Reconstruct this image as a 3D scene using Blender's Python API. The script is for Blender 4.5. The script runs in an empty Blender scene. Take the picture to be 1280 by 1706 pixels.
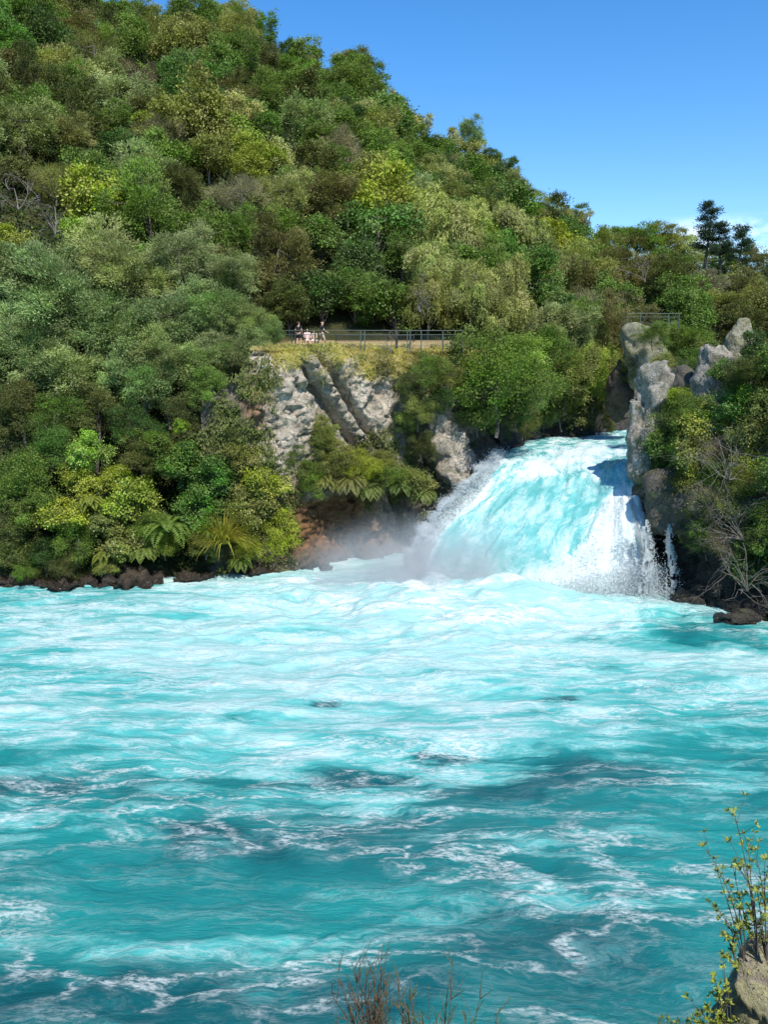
import bpy, bmesh, math, random
import numpy as np
from mathutils import Vector, Matrix
random.seed(7); RNG = np.random.default_rng(11)
scene = bpy.context.scene
C = scene.collection
R = math.radians

# ------------------------------------------------------------------ camera geometry
F, CX, CY, HOR, EYE = 1400.0, 640.0, 853.0, 610.0, 13.0
PITCH = math.atan((CY - HOR) / F)
cp, sp = math.cos(PITCH), math.sin(PITCH)
def ray(px, py):
    u = (px - CX) / F; v = (CY - py) / F
    return np.array([u, cp + v * sp, -sp + v * cp])
def at(px, py, Y):
    d = ray(px, py); s = Y / d[1]
    return np.array([d[0] * s, Y, EYE + d[2] * s])
def atz(px, py, z):
    d = ray(px, py); s = (z - EYE) / d[2]
    return np.array([d[0] * s, d[1] * s, z])
def proj(x, y, z):
    dep = y * cp - (z - EYE) * sp
    up = y * sp + (z - EYE) * cp
    return CX + F * x / dep, CY - F * up / dep, dep

cam_d = bpy.data.cameras.new('camera'); cam = bpy.data.objects.new('camera', cam_d); C.objects.link(cam)
cam.location = (0, 0, EYE); cam.rotation_euler = (R(90) - PITCH, 0, 0)
cam_d.sensor_fit = 'HORIZONTAL'; cam_d.sensor_width = 36; cam_d.lens = F / 1280 * 36
cam_d.clip_end = 5000; cam_d.clip_start = .05
scene.camera = cam

# ------------------------------------------------------------------ numeric noise
def _h(ix, iy, iz, seed):
    h = (ix * 374761393 + iy * 668265263 + iz * 2147483647 + seed * 974634777) & 0xFFFFFFFF
    h = ((h ^ (h >> 13)) * 1274126177) & 0xFFFFFFFF
    h = (h ^ (h >> 16)) & 0xFFFFFFFF
    h = (h * 2246822519) & 0xFFFFFFFF
    return ((h ^ (h >> 15)) & 0xFFFFFF) / 16777215.0
def vn(p, seed=0):
    p = np.asarray(p, float); i = np.floor(p).astype(np.int64); f = p - i
    f = f * f * f * (f * (f * 6 - 15) + 10)
    x, y, z = i[..., 0], i[..., 1], i[..., 2]; fx, fy, fz = f[..., 0], f[..., 1], f[..., 2]
    r = 0
    for a in (0, 1):
        for b in (0, 1):
            for c in (0, 1):
                w = (fx if a else 1 - fx) * (fy if b else 1 - fy) * (fz if c else 1 - fz)
                r = r + w * _h(x + a, y + b, z + c, seed)
    return r * 2 - 1
def fbm(p, oct=4, seed=0, gain=.5):
    p = np.asarray(p, float); a, r = 1.0, 0
    for o in range(oct):
        r = r + a * vn(p, seed + o * 17); p = p * 2.03 + 11.3; a *= gain
    return r
def P3(x, y, z=0.0, s=1.0):
    x, y, z = np.broadcast_arrays(x, y, z)
    return np.stack([x, y, z], -1) * s
def ss(a, b, x):
    t = np.clip((x - a) / (b - a), 0, 1); return t * t * (3 - 2 * t)

# ------------------------------------------------------------------ object helpers
def tag(o, label=None, cat=None, group=None, kind=None):
    if label: o['label'] = label
    if cat: o['category'] = cat
    if group: o['group'] = group
    if kind: o['kind'] = kind
    return o
def link(name, me, mat=None, parent=None):
    o = bpy.data.objects.new(name, me); C.objects.link(o)
    if mat and not me.materials: me.materials.append(mat)
    if parent: o.parent = parent
    return o
def empty(name, loc=(0, 0, 0), rz=0):
    o = bpy.data.objects.new(name, None); C.objects.link(o)
    o.location = loc; o.rotation_euler = (0, 0, rz); o.empty_display_size = .3
    return o
def mesh_np(name, V, Fc, smooth=False, attrs=None):
    V = np.asarray(V, np.float32).reshape(-1, 3); Fc = np.asarray(Fc, np.int32)
    k = Fc.shape[1]; n = len(Fc)
    me = bpy.data.meshes.new(name)
    me.vertices.add(len(V)); me.vertices.foreach_set('co', V.ravel())
    me.loops.add(n * k); me.loops.foreach_set('vertex_index', Fc.ravel())
    me.polygons.add(n); me.polygons.foreach_set('loop_start', np.arange(0, n * k, k, dtype=np.int32))
    me.polygons.foreach_set('loop_total', np.full(n, k, np.int32))
    me.polygons.foreach_set('use_smooth', np.full(n, smooth, bool))
    me.update(calc_edges=True)
    for nm, (dom, arr) in (attrs or {}).items():
        a = me.attributes.new(nm, 'FLOAT', dom); a.data.foreach_set('value', np.asarray(arr, np.float32).ravel())
    me.validate(); return me
def grid(name, P, smooth=True, attrs=None, keep=None):
    nu, nv = P.shape[:2]; idx = np.arange(nu * nv).reshape(nu, nv)
    Fc = np.stack([idx[:-1, :-1], idx[1:, :-1], idx[1:, 1:], idx[:-1, 1:]], -1).reshape(-1, 4)
    if keep is not None: Fc = Fc[keep.reshape(-1)]
    return mesh_np(name, P, Fc, smooth, attrs)
def tubes_np(paths):
    """paths: list of (pts[n,3], radii[n], sides) -> V, F (quads), smooth joined tubes"""
    Vs, Fs, off = [], [], 0
    for pts, rad, k in paths:
        pts = np.asarray(pts, float); n = len(pts)
        t = np.gradient(pts, axis=0); t /= np.linalg.norm(t, axis=1, keepdims=True) + 1e-9
        ref = np.array([0, 0, 1.]) if abs(t[0, 2]) < .8 else np.array([1., 0, 0])
        a = np.cross(t, ref); a /= np.linalg.norm(a, axis=1, keepdims=True) + 1e-9
        b = np.cross(t, a)
        th = np.linspace(0, 2 * np.pi, k, endpoint=False)
        ring = pts[:, None] + (a[:, None] * np.cos(th)[None, :, None] + b[:, None] * np.sin(th)[None, :, None]) * np.asarray(rad)[:, None, None]
        Vs.append(ring.reshape(-1, 3))
        i = np.arange(n - 1)[:, None] * k; j = np.arange(k)[None]; j2 = (j + 1) % k
        Fs.append(np.stack([i + j, i + j2, i + k + j2, i + k + j], -1).reshape(-1, 4) + off)
        off += n * k
    return np.concatenate(Vs), np.concatenate(Fs)
def tube_mesh(name, paths):
    V, Fc = tubes_np(paths); return mesh_np(name, V, Fc, True)
def box(bm, x0, x1, y0, y1, z0, z1):
    vs = [bm.verts.new(v) for v in ((x0,y0,z0),(x1,y0,z0),(x1,y1,z0),(x0,y1,z0),(x0,y0,z1),(x1,y0,z1),(x1,y1,z1),(x0,y1,z1))]
    for f in ((0,3,2,1),(4,5,6,7),(0,1,5,4),(1,2,6,5),(2,3,7,6),(3,0,4,7)): bm.faces.new([vs[i] for i in f])

# ------------------------------------------------------------------ materials
def new_mat(name):
    m = bpy.data.materials.new(name); m.use_nodes = True; nt = m.node_tree; nt.nodes.clear()
    return m, nt
class NB:
    def __init__(s, nt): s.nt = nt
    def n(s, typ, ins=None, **kw):
        nd = s.nt.nodes.new(typ)
        for k, v in kw.items(): setattr(nd, k, v)
        for k, v in (ins or {}).items():
            sock = nd.inputs[k]
            if isinstance(v, bpy.types.NodeSocket): s.nt.links.new(v, sock)
            else: sock.default_value = v
        return nd
    def math(s, op, a, b=None, c=None, clamp=False):
        nd = s.nt.nodes.new('ShaderNodeMath'); nd.operation = op; nd.use_clamp = clamp
        for i, v in enumerate((a, b, c)):
            if v is None: continue
            if isinstance(v, bpy.types.NodeSocket): s.nt.links.new(v, nd.inputs[i])
            else: nd.inputs[i].default_value = v
        return nd.outputs[0]
    def sstep(s, x, a, b, lo=0.0, hi=1.0):
        return s.n('ShaderNodeMapRange', {'Value': x, 'From Min': a, 'From Max': b, 'To Min': lo, 'To Max': hi}, interpolation_type='SMOOTHSTEP').outputs[0]
    def mix(s, f, a, b, typ='MIX'):
        nd = s.nt.nodes.new('ShaderNodeMix'); nd.data_type = 'RGBA'; nd.blend_type = typ
        for i, v in ((0, f), (6, a), (7, b)):
            if isinstance(v, bpy.types.NodeSocket): s.nt.links.new(v, nd.inputs[i])
            else: nd.inputs[i].default_value = v if i == 0 else (*v[:3], 1)
        return nd.outputs[2]
    def noise(s, vec, scale, detail=5, rough=.55, dist=0.0, typ='FBM'):
        nd = s.n('ShaderNodeTexNoise', {'Vector': vec, 'Scale': scale, 'Detail': detail, 'Roughness': rough, 'Distortion': dist})
        return nd
    def attr(s, nm): return s.n('ShaderNodeAttribute', attribute_name=nm).outputs['Fac']
    def out(s, surf=None, vol=None):
        o = s.nt.nodes.new('ShaderNodeOutputMaterial')
        if surf: s.nt.links.new(surf, o.inputs['Surface'])
        if vol: s.nt.links.new(vol, o.inputs['Volume'])
    def coord(s, which='Object'): return s.nt.nodes.new('ShaderNodeTexCoord').outputs[which]
    def mapping(s, v, sc=(1,1,1), loc=(0,0,0), rot=(0,0,0)):
        return s.n('ShaderNodeMapping', {'Vector': v, 'Scale': sc, 'Location': loc, 'Rotation': rot}).outputs[0]

def foliage_mat(name, rough=.55, trans=.28, spec=.3):
    m, nt = new_mat(name); b = NB(nt)
    oc = nt.nodes.new('ShaderNodeObjectInfo').outputs['Color']
    t = b.attr('tone'); t2 = b.attr('hue')
    val = b.sstep(t, 0, 1, .5, 1.55)
    hue = b.math('MULTIPLY_ADD', t2, -.05, .525)
    sat = b.math('MULTIPLY_ADD', t2, -.25, 1.12)
    col = b.n('ShaderNodeHueSaturation', {'Hue': hue, 'Saturation': sat, 'Value': b.math('MULTIPLY', val, 1.1), 'Color': oc}).outputs[0]
    p = b.n('ShaderNodeBsdfPrincipled', {'Base Color': col, 'Roughness': rough, 'Specular IOR Level': spec}).outputs[0]
    tr = b.n('ShaderNodeBsdfTranslucent', {'Color': b.mix(1.0, col, (1.15, 1.25, .7), 'MULTIPLY')}).outputs[0]
    b.out(b.n('ShaderNodeMixShader', {0: trans, 1: p, 2: tr}).outputs[0]); return m
M_LEAF = foliage_mat('leaf', .6, .34, .2)
M_GLOSSY = foliage_mat('glossy_leaf', .5, .27, .25)
def bark_mat(name, c1, c2, sc=6):
    m, nt = new_mat(name); b = NB(nt); co = b.coord()
    n = b.noise(b.mapping(co, (1, 1, .25)), sc, 6, .6).outputs[0]
    col = b.mix(b.sstep(n, .35, .65), c1, c2)
    bp = b.n('ShaderNodeBump', {'Height': n, 'Strength': .5, 'Distance': .05}).outputs[0]
    b.out(b.n('ShaderNodeBsdfPrincipled', {'Base Color': col, 'Roughness': .85, 'Normal': bp}).outputs[0]); return m
M_BARK = bark_mat('bark', (.05, .04, .03), (.16, .14, .115))
M_TWIG = bark_mat('grey_twig', (.09, .075, .06), (.22, .19, .155), 12)
M_DRYTWIG = bark_mat('brown_twig', (.07, .05, .035), (.16, .11, .06), 20)

def rock_mat(name, pale, mid, dark, warm=(.30, .16, .07), moss=(.09, .10, .035), moss_amt=.25, rough=.85, stain=.5, sc=1.0, wet_z=None):
    m, nt = new_mat(name); b = NB(nt)
    co = b.n('ShaderNodeNewGeometry').outputs['Position']
    wv = b.noise(co, .6 * sc, 3).outputs['Color']
    cw = b.n('ShaderNodeVectorMath', {0: co, 1: b.n('ShaderNodeVectorMath', {0: wv, 'Scale': 1.2}, operation='SCALE').outputs[0]}, operation='ADD').outputs[0]
    big = b.noise(cw, .7 * sc, 8, .65).outputs[0]
    fine = b.noise(cw, 4.5 * sc, 9, .7).outputs[0]
    streak = b.noise(b.mapping(cw, (1.6, 1.6, .35)), 1.5 * sc, 7, .65).outputs[0]
    vor = b.n('ShaderNodeTexVoronoi', {'Vector': b.mapping(cw, (1, 1, 1.6)), 'Scale': 1.1 * sc}, feature='DISTANCE_TO_EDGE').outputs['Distance']
    crack = b.sstep(vor, 0.0, .04, 1, 0)
    crack = b.math('MULTIPLY', crack, b.sstep(big, .45, .6))
    col = b.mix(b.sstep(big, .38, .60), mid, pale)
    col = b.mix(b.sstep(fine, .50, .68, 0, .85), col, dark)
    col = b.mix(b.math('MULTIPLY', b.sstep(streak, .52, .68), stain), col, dark)
    col = b.mix(b.math('MULTIPLY', crack, .45), col, tuple(c * .4 for c in dark))
    w = b.attr('warm')
    wn = b.noise(b.mapping(co, (1, 1, 2.2)), 1.3, 8, .7).outputs[0]
    wcol = b.mix(b.sstep(wn, .35, .62), tuple(c * .35 for c in warm), warm)
    col = b.mix(w, col, wcol)
    mo = b.noise(co, 1.1 * sc, 7, .7).outputs[0]
    col = b.mix(b.math('MULTIPLY', b.sstep(mo, .60 - .3 * moss_amt, .72 - .2 * moss_amt), .8), col, moss)
    mdk = b.attr('damp')
    col = b.mix(b.math('MULTIPLY', mdk, .8), col, tuple(c * .55 for c in dark))
    hgt = b.math('ADD', b.math('MULTIPLY', fine, .6), b.math('SUBTRACT', b.math('MULTIPLY', big, 1.0), b.math('MULTIPLY', crack, .15)))
    bp = b.n('ShaderNodeBump', {'Height': hgt, 'Strength': 1.0, 'Distance': .35 / sc}).outputs[0]
    ro = b.math('MULTIPLY_ADD', mdk, -.35, rough)
    b.out(b.n('ShaderNodeBsdfPrincipled', {'Base Color': col, 'Roughness': ro, 'Normal': bp, 'Specular IOR Level': .35}).outputs[0]); return m
M_CLIFF = rock_mat('pale_cliff_rock', (.58, .50, .39), (.34, .285, .21), (.13, .105, .078), warm=(.27, .135, .055), moss_amt=.30)
M_GREYROCK = rock_mat('grey_lichen_rock', (.40, .365, .30), (.25, .225, .18), (.09, .08, .062), moss_amt=.28, sc=1.6)
M_MOSSROCK = rock_mat('mossy_rock', (.36, .34, .25), (.2, .19, .12), (.08, .075, .05), moss=(.16, .16, .05), moss_amt=.5, sc=1.4)
M_DARKROCK = rock_mat('dark_wet_shaded_rock', (.13, .115, .09), (.075, .065, .05), (.03, .027, .022), moss_amt=.4, rough=.6)  # dark for wet rock, with the shade of undercut faces put into the colour
M_BANKROCK = rock_mat('brown_bank_rock', (.11, .078, .045), (.055, .038, .025), (.022, .017, .013), moss_amt=.2, rough=.65, sc=1.6)
M_FORE = rock_mat('foreground_rock', (.46, .39, .34), (.32, .265, .22), (.14, .11, .09), moss=(.42, .40, .20), moss_amt=.8, sc=5)

def ground_mat():
    m, nt = new_mat('hill_earth'); b = NB(nt); co = b.n('ShaderNodeNewGeometry').outputs['Position']
    n1 = b.noise(co, .25, 6, .65).outputs[0]; n2 = b.noise(co, 3.5, 6, .7).outputs[0]
    col = b.mix(b.sstep(n1, .4, .6), (.022, .03, .010), (.05, .05, .02))
    col = b.mix(b.sstep(n2, .5, .7), col, (.03, .024, .014))
    g = b.attr('grass')
    gc = b.mix(b.sstep(n2, .35, .65), (.30, .21, .10), (.40, .31, .15))
    col = b.mix(g, col, gc)
    bp = b.n('ShaderNodeBump', {'Height': n2, 'Strength': .8, 'Distance': .2}).outputs[0]
    b.out(b.n('ShaderNodeBsdfPrincipled', {'Base Color': col, 'Roughness': .95, 'Normal': bp, 'Specular IOR Level': .1}).outputs[0]); return m
M_GROUND = ground_mat()

def paint(name, c, rough=.5, metal=0.0):
    m, nt = new_mat(name); b = NB(nt); co = b.coord()
    n = b.noise(co, 9, 5, .6).outputs[0]
    col = b.mix(b.sstep(n, .3, .7), tuple(x * .8 for x in c), c)
    b.out(b.n('ShaderNodeBsdfPrincipled', {'Base Color': col, 'Roughness': rough, 'Metallic': metal}).outputs[0]); return m
M_RAIL = paint('green_grey_metal', (.075, .10, .08), .45, .2)
M_DARKPOST = paint('dark_post', (.02, .025, .022), .5)
M_SKIN = paint('skin', (.62, .38, .27)); M_HAIR = paint('brown_hair', (.07, .04, .025)); M_HAIRL = paint('fair_hair', (.3, .2, .1))
M_NAVY = paint('navy_cloth', (.012, .015, .03), .9); M_TAN = paint('tan_cloth', (.55, .48, .36), .9)
M_PINK = paint('pale_pink_cloth', (.75, .58, .56), .9); M_WHITE = paint('white_cloth', (.8, .78, .76), .9)
M_BLACK = paint('black_cloth', (.01, .01, .012), .9); M_GREYC = paint('green_cloth', (.05, .09, .07), .9); M_WOOD = paint('bench_wood', (.25, .2, .14), .8)

# ------------------------------------------------------------------ terrain
RIVER = np.array([(-120,34),(-60,44),(-22.8,49.3),(-17,50.2),(-11,51.6),(-7,53.2),(-3.6,55.2),(-1,57.2),(3,58.4),(6.2,59.2),(8.2,61.5),(10.3,66),(12.2,70),(16.7,73.2),
  (22.6,78),(40,83),(80,84),(80,74),(32,70),(22.5,64.5),(17.8,57),(15.4,51.5),(15.0,48.6),(16.2,46.2),(18.2,43.3),(20.5,40.8),(30,34),(80,20),
  (80,6),(30,9),(10,11),(0,11.5),(-15,11),(-40,12),(-120,14)], float)
def river_dist(x, y):
    x = np.asarray(x, float); y = np.asarray(y, float)
    best = np.full(x.shape, 1e9); ins = np.zeros(x.shape, bool); n = len(RIVER)
    for i in range(n):
        a = RIVER[i]; b = RIVER[(i + 1) % n]; ab = b - a; L = ab @ ab
        t = np.clip(((x - a[0]) * ab[0] + (y - a[1]) * ab[1]) / L, 0, 1)
        best = np.minimum(best, np.hypot(x - a[0] - t * ab[0], y - a[1] - t * ab[1]))
        c = (a[1] > y) != (b[1] > y)
        xi = a[0] + (y - a[1]) / (b[1] - a[1] + 1e-12) * ab[0]
        ins ^= c & (x < xi)
    return np.where(ins, -best, best)
_rid = [(-700,-520,190),(-300,-300,170),(0,-130,158),(120,-60,154),(215,6,150),(300,-12,150),(400,12,150),(440,60,148),(480,78,148),(600,98,146),(640,145,146),(710,215,142),(790,238,138),
        (850,295,134),(920,345,128),(980,384,122),(1060,374,116),(1150,400,112),(1250,434,108),(1300,440,106),(1700,470,100)]
_rp = np.array([[*at(px, py, Y)] for px, py, Y in _rid]); _rr = _rp[:, 0] / _rp[:, 1]
TREE_H = 6.6
def hgt(x, y):
    x = np.asarray(x, float); y = np.asarray(y, float)
    d = river_dist(x, y); dd = d + .8 * fbm(P3(x, y, 3.1, .3), 3, 5)
    r = x / np.maximum(y, 20); yr = np.interp(r, _rr, _rp[:, 1]); zr = np.interp(r, _rr, _rp[:, 2]) - TREE_H
    yf = np.interp(r, [-.6, -.2, -.1, .12, .2, .3, .5], [58, 60, 64.5, 66, 76, 84, 86])
    t = (y - yf) / (yr - yf); tc = np.clip(t, 0, 1)
    wc = ss(-9.5, -6.5, x)
    low = (1 - wc) * 14.2 * ss(-.3, 10.5, dd) ** .85 + wc * 14.25 * ss(1.6, 3.0, d)
    low = low + .13 * np.clip(y - 58.6, 0, 5) * wc * (1 - ss(9, 12, x))
    left = low + (zr - 14.3) * (tc ** .92) - np.clip(t - 1, 0, 9) * 22 + .5 * fbm(P3(x, y, 0, .12), 4, 3) * ss(.02, .1, t)
    right = 12.6 * ss(1.8, 9.5, dd) + 1.6 * ss(6, 16, d)
    near = np.minimum(11.5, 12.25 - .875 * y) * ss(10.8, 7.2, y) + .10 * fbm(P3(x, y, 0, .8), 3, 9)
    isright = (x > 14) & (y > 18) & (y < 76) & (d > 0) & (x > 14 + (y - 50) * .34 - 1.5)
    z = np.where(y < 18, near, np.where(isright, right, left))
    return np.where(d < 0, -1.6 - np.clip(-d, 0, 1.5), z - .4 * (1 - ss(0, .8, d)))
def hgt1(x, y): return float(hgt(np.array([x]), np.array([y]))[0])

def build_terrain():
    ys = np.concatenate([np.arange(-30, 40, 1.0), np.arange(40, 84, .45), np.arange(84, 165, 1.2), np.arange(165, 400, 12), [500, 800, 1500, 3000]])
    xs = np.concatenate([[-3000, -1200, -500], np.arange(-200, -60, 6), np.arange(-60, -26, 1.5), np.arange(-26, 34, .45), np.arange(34, 80, 1.5), np.arange(80, 220, 8), [500, 1200, 3000]])
    X, Y = np.meshgrid(xs, ys, indexing='ij')
    Z = hgt(np.clip(X, -120, 120), np.clip(Y, -30, 200)); far = ss(160, 190, Y)
    Z = Z * (1 - far) + 8 * far
    g = ss(2.2, 3.2, river_dist(X, Y)) * ss(-9, -7, X) * (1 - ss(9, 11, X)) * ss(54, 56, Y) * (1 - ss(62.5, 64.5, Y))
    me = grid('hill', np.stack([X, Y, Z], -1), True, {'grass': ('POINT', g)})
    tag(link('hill', me, M_GROUND), kind='structure')
build_terrain()

# ------------------------------------------------------------------ cliffs (swept, displaced sheets)
def polyline(pts, n):
    pts = np.array(pts, float); L = np.r_[0, np.cumsum(np.hypot(*np.diff(pts, axis=0).T))]
    s = np.linspace(0, L[-1], n); p = np.stack([np.interp(s, L, pts[:, k]) for k in (0, 1)], -1)
    k = np.ones(9) / 9
    q = np.stack([np.convolve(np.pad(p[:, i], 4, 'edge'), k, 'valid') for i in (0, 1)], -1)
    t = np.gradient(q, axis=0); t /= np.linalg.norm(t, axis=1, keepdims=True)
    return s, q, np.stack([t[:, 1], -t[:, 0]], -1)
def facet(P, scale, seed, n=1):
    """chunky blocky displacement: value of the nearest of jittered cells, slanted"""
    q = P * scale; i = np.floor(q).astype(np.int64); best = np.full(q.shape[:-1], 1e9); val = np.zeros(q.shape[:-1])
    for a in (-1, 0, 1):
        for b_ in (-1, 0, 1):
            for c in (-1, 0, 1):
                j = i + np.array([a, b_, c]); h = [_h(j[..., 0], j[..., 1], j[..., 2], seed + k) for k in range(6)]
                pt = j + np.stack(h[:3], -1); dv = q - pt; d = (dv ** 2).sum(-1)
                v = h[3] * 2 - 1 + dv[..., 0] * (h[4] - .5) * 1.6 + dv[..., 2] * (h[5] - .5) * 1.6
                m = d < best; best = np.where(m, d, best); val = np.where(m, v, val)
    return val
def cliff_sheet(name, pts, z0, z1, off, mat, ds=.11, warm=None, damp=None, topz=None, amp=1.0):
    L = sum(math.dist(pts[i], pts[i + 1]) for i in range(len(pts) - 1))
    s, q, nrm = polyline(pts, int(L / ds)); nz = int((z1 - z0) / ds)
    u = np.linspace(0, 1, nz); S, U = np.meshgrid(s, u, indexing='ij')
    Zt = z1 if topz is None else np.interp(S, *topz); Z = z0 + (Zt - z0) * U
    Q = q[:, None, :].repeat(nz, 1); P = np.dstack([Q, Z])
    o = off(S, Z, Q[..., 0])
    o = o + amp * (.5 * facet(P * np.array([1, 1, .75]), .38, 3) + .2 * facet(P + .25 * fbm(P * 1.5, 2, 2)[..., None], 1.0, 9) + .10 * facet(P * np.array([1, 1, 1.8]), 2.0, 19) + .35 * fbm(P * .5, 4, 21) + .10 * fbm(P * 2.6, 4, 8, .6))
    X = Q[..., 0] + nrm[:, None, 0] * o; Y = Q[..., 1] + nrm[:, None, 1] * o
    Z2 = Z + .12 * fbm(P * 1.5, 3, 4)
    at_ = {'warm': ('POINT', warm(X, Z) if warm else np.zeros_like(X)), 'damp': ('POINT', damp(X, Z) if damp else np.zeros_like(X))}
    PP = np.stack([X, Y, Z2], -1)
    o_ = link(name, grid(name, PP, True, at_), mat); tag(o_, kind='structure'); return PP

# main pale cliff below the railing platform
def off_main(S, Z, X):
    o = 0.15 - .35 * (1 - ss(3.7, 4.6, Z + .35 * np.sin(X * 1.3))) * ss(-5.5, -3.5, X) * (1 - ss(5.5, 7.5, X))
    o = o - 2.0 * ss(13.1, 14.6, Z) ** 1.2                             # grassy brow rolls back
    o = o + .9 * (1 - ss(0, 1.3, Z)) * ss(-9, -3, -X)
    # diagonal slabs running down to the right
    q = (X + 3.7) + (Z - 10.5) * .62
    o = o - 1.1 * np.exp(-((q + .1) / .28) ** 2) * ss(6.5, 8.5, Z) * (1 - ss(12.4, 13.3, Z))
    o = o + .42 * ss(0, .12, q) * (1 - ss(.95, 1.15, q)) * ss(7, 8, Z)
    o = o - .8 * np.exp(-((q - 1.35) / .22) ** 2) * ss(6.5, 8, Z)
    o = o + .5 * ss(1.6, 1.8, q) * (1 - ss(3.3, 3.9, q)) * ss(7.2, 7.6, Z)
    o = o - .9 * ss(2.0, 3.0, X) * (1 - ss(4.2, 5.2, X)) * ss(4.5, 6, Z)
    o = o + .6 * ss(-.2, .2, 7.3 - Z) * ss(4.4, 4.9, Z) * ss(-2, -1, X)
    return o
PC = cliff_sheet('pale_cliff', [(-11.5,52.6),(-9.6,53.2),(-7,54.2),(-3.6,56.3),(-1,57.7),(3,58.9),(6.2,59.6),(8.2,61.7),(10.3,66)], -1.2, 14.7, off_main, M_CLIFF, .1,
    warm=lambda X, Z: np.clip(ss(-7.5, -6.2, X) * (1 - .75 * ss(-2.2, 1.5, X)) * (1 - ss(3, 6, X)) * (1 - ss(4.0, 4.8, Z)) + .9 * np.exp(-((X + 8.2) / .9) ** 2 - ((Z - 10.6) / 1.8) ** 2) + .35 * np.exp(-((X + 6) / 3) ** 2 - ((Z - 5.3) / .8) ** 2), 0, 1),
    damp=lambda X, Z: np.clip((1 - ss(.2, 1.6, Z)) + .5 * ss(-1.2, 1.5, X) * (1 - ss(6.2, 7.8, Z)) + .9 * ss(5.5, 7.5, X) * (1 - ss(9, 12, Z)) + .35 * ss(.5, 3, X) + .9 * (1 - ss(-9.3, -8.2, X)), 0, 1),  # damp foot and falls side; also simply darkens the left end
    topz=([0, 2.5, 4.0, 40], [10.5, 12.4, 14.35, 14.35]))
# gorge wall behind the crest
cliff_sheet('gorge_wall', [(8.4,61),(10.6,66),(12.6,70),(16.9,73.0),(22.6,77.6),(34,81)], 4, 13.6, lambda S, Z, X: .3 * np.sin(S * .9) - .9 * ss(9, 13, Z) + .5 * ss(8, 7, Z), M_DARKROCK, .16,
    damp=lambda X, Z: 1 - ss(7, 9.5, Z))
# right bank wall, undercut at the bottom; wet tone and bank shade both in its colour
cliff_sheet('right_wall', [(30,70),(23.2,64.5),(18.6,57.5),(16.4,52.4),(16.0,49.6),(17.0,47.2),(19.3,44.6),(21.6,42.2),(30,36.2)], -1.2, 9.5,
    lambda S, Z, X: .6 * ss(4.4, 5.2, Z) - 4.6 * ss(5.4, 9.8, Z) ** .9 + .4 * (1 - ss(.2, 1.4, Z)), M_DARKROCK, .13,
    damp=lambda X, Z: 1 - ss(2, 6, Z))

# ------------------------------------------------------------------ rocks
def rock(name, blobs, mat, sub=5, seed=1, amp=.16, cuts=9, parent=None, freq=1.0):
    """blobs: (centre, radii) merged by voxel-free union of smooth min - one displaced surface"""
    bm = bmesh.new(); bmesh.ops.create_icosphere(bm, subdivisions=sub, radius=1)
    V = np.array([v.co[:] for v in bm.verts]); cs = [np.array(c) for c, r in blobs]; rs = [np.array(r) for c, r in blobs]
    lo = np.min([c - r for c, r in zip(cs, rs)], 0); hi = np.max([c + r for c, r in zip(cs, rs)], 0); mid = (lo + hi) / 2
    rng = np.random.default_rng(seed)
    # ray-march each direction outward to the union surface
    D = V; P = np.zeros_like(V)
    axis = len(cs) > 1
    if not axis:
        P = cs[0] + D * rs[0]
    else:
        # wrap along the chain of blob centres: height picks the local centre and radii
        order = np.argsort([c[2] for c in cs]); cz = [cs[i][2] for i in order]
        z = lo[2] + (D[:, 2] * .5 + .5) * (hi[2] - lo[2])
        ctr = np.stack([np.interp(z, cz, [cs[i][k] for i in order]) for k in (0, 1)], -1)
        rad = np.stack([np.interp(z, cz, [rs[i][k] for i in order]) for k in (0, 1)], -1)
        h = np.hypot(D[:, 0], D[:, 1]) + 1e-9
        prof = np.minimum(1, h ** .42)
        P[:, :2] = ctr + D[:, :2] / h[:, None] * rad * prof[:, None]; P[:, 2] = z
    size = (hi - lo).max() / 2
    for k in range(cuts):
        n = rng.normal(size=3); n[2] *= .5; n /= np.linalg.norm(n); pr = (P - mid) @ n; lim = np.quantile(pr, rng.uniform(.86, .95)); ov = np.clip(pr - lim, 0, None)
        P -= ov[:, None] * n * .85
    N = D / np.linalg.norm(D, axis=1, keepdims=True)
    f = freq / size
    P += N * (amp * size * (fbm(P * f * 2.2, 5, seed) * .7 + .5 * facet(P, 2.2 * f, seed)))[:, None]
    me = bpy.data.meshes.new(name); bm.to_mesh(me); bm.free()
    me.vertices.foreach_set('co', P.astype(np.float32).ravel())
    for nm in ('warm', 'damp'):
        a = me.attributes.new(nm, 'FLOAT', 'POINT'); a.data.foreach_set('value', (np.clip((1.2 - P[:, 2]) / 1.2, 0, 1) if nm == 'damp' else np.zeros(len(P))).astype(np.float32))
    me.polygons.foreach_set('use_smooth', np.ones(len(me.polygons), bool)); me.update()
    return link(name, me, mat, parent)
def pxrock(name, parts, Y, mat, label, cat='rock', seed=1, depth=1.0, group=None, **kw):
    bl = []
    for px, py, rx, ry in parts:
        c = at(px, py, Y); s = Y / F * 1.02
        bl.append((c, (rx * s, rx * s * depth, ry * s)))
    o = rock(name, bl, mat, seed=seed, **kw); tag(o, label, cat, group); return o
pxrock('rock_pillar', [(1090,572,30,14),(1086,620,40,44),(1076,685,31,40),(1072,760,30,40),(1092,840,46,50)], 50.4, M_GREYROCK, 'tall pale grey rock pillar leaning over the lip of the falls on the right', seed=4, depth=.9, sub=6, amp=.075, freq=2.4, cuts=16)
pxrock('undercut_rock', [(1120,812,60,30),(1140,850,70,40)], 48.0, M_DARKROCK, 'undercut rock with shade in its dark colour, hanging above the thin side trickles', seed=8, depth=.6, amp=.10)  # shade of the underside is put into the rock colour
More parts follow.
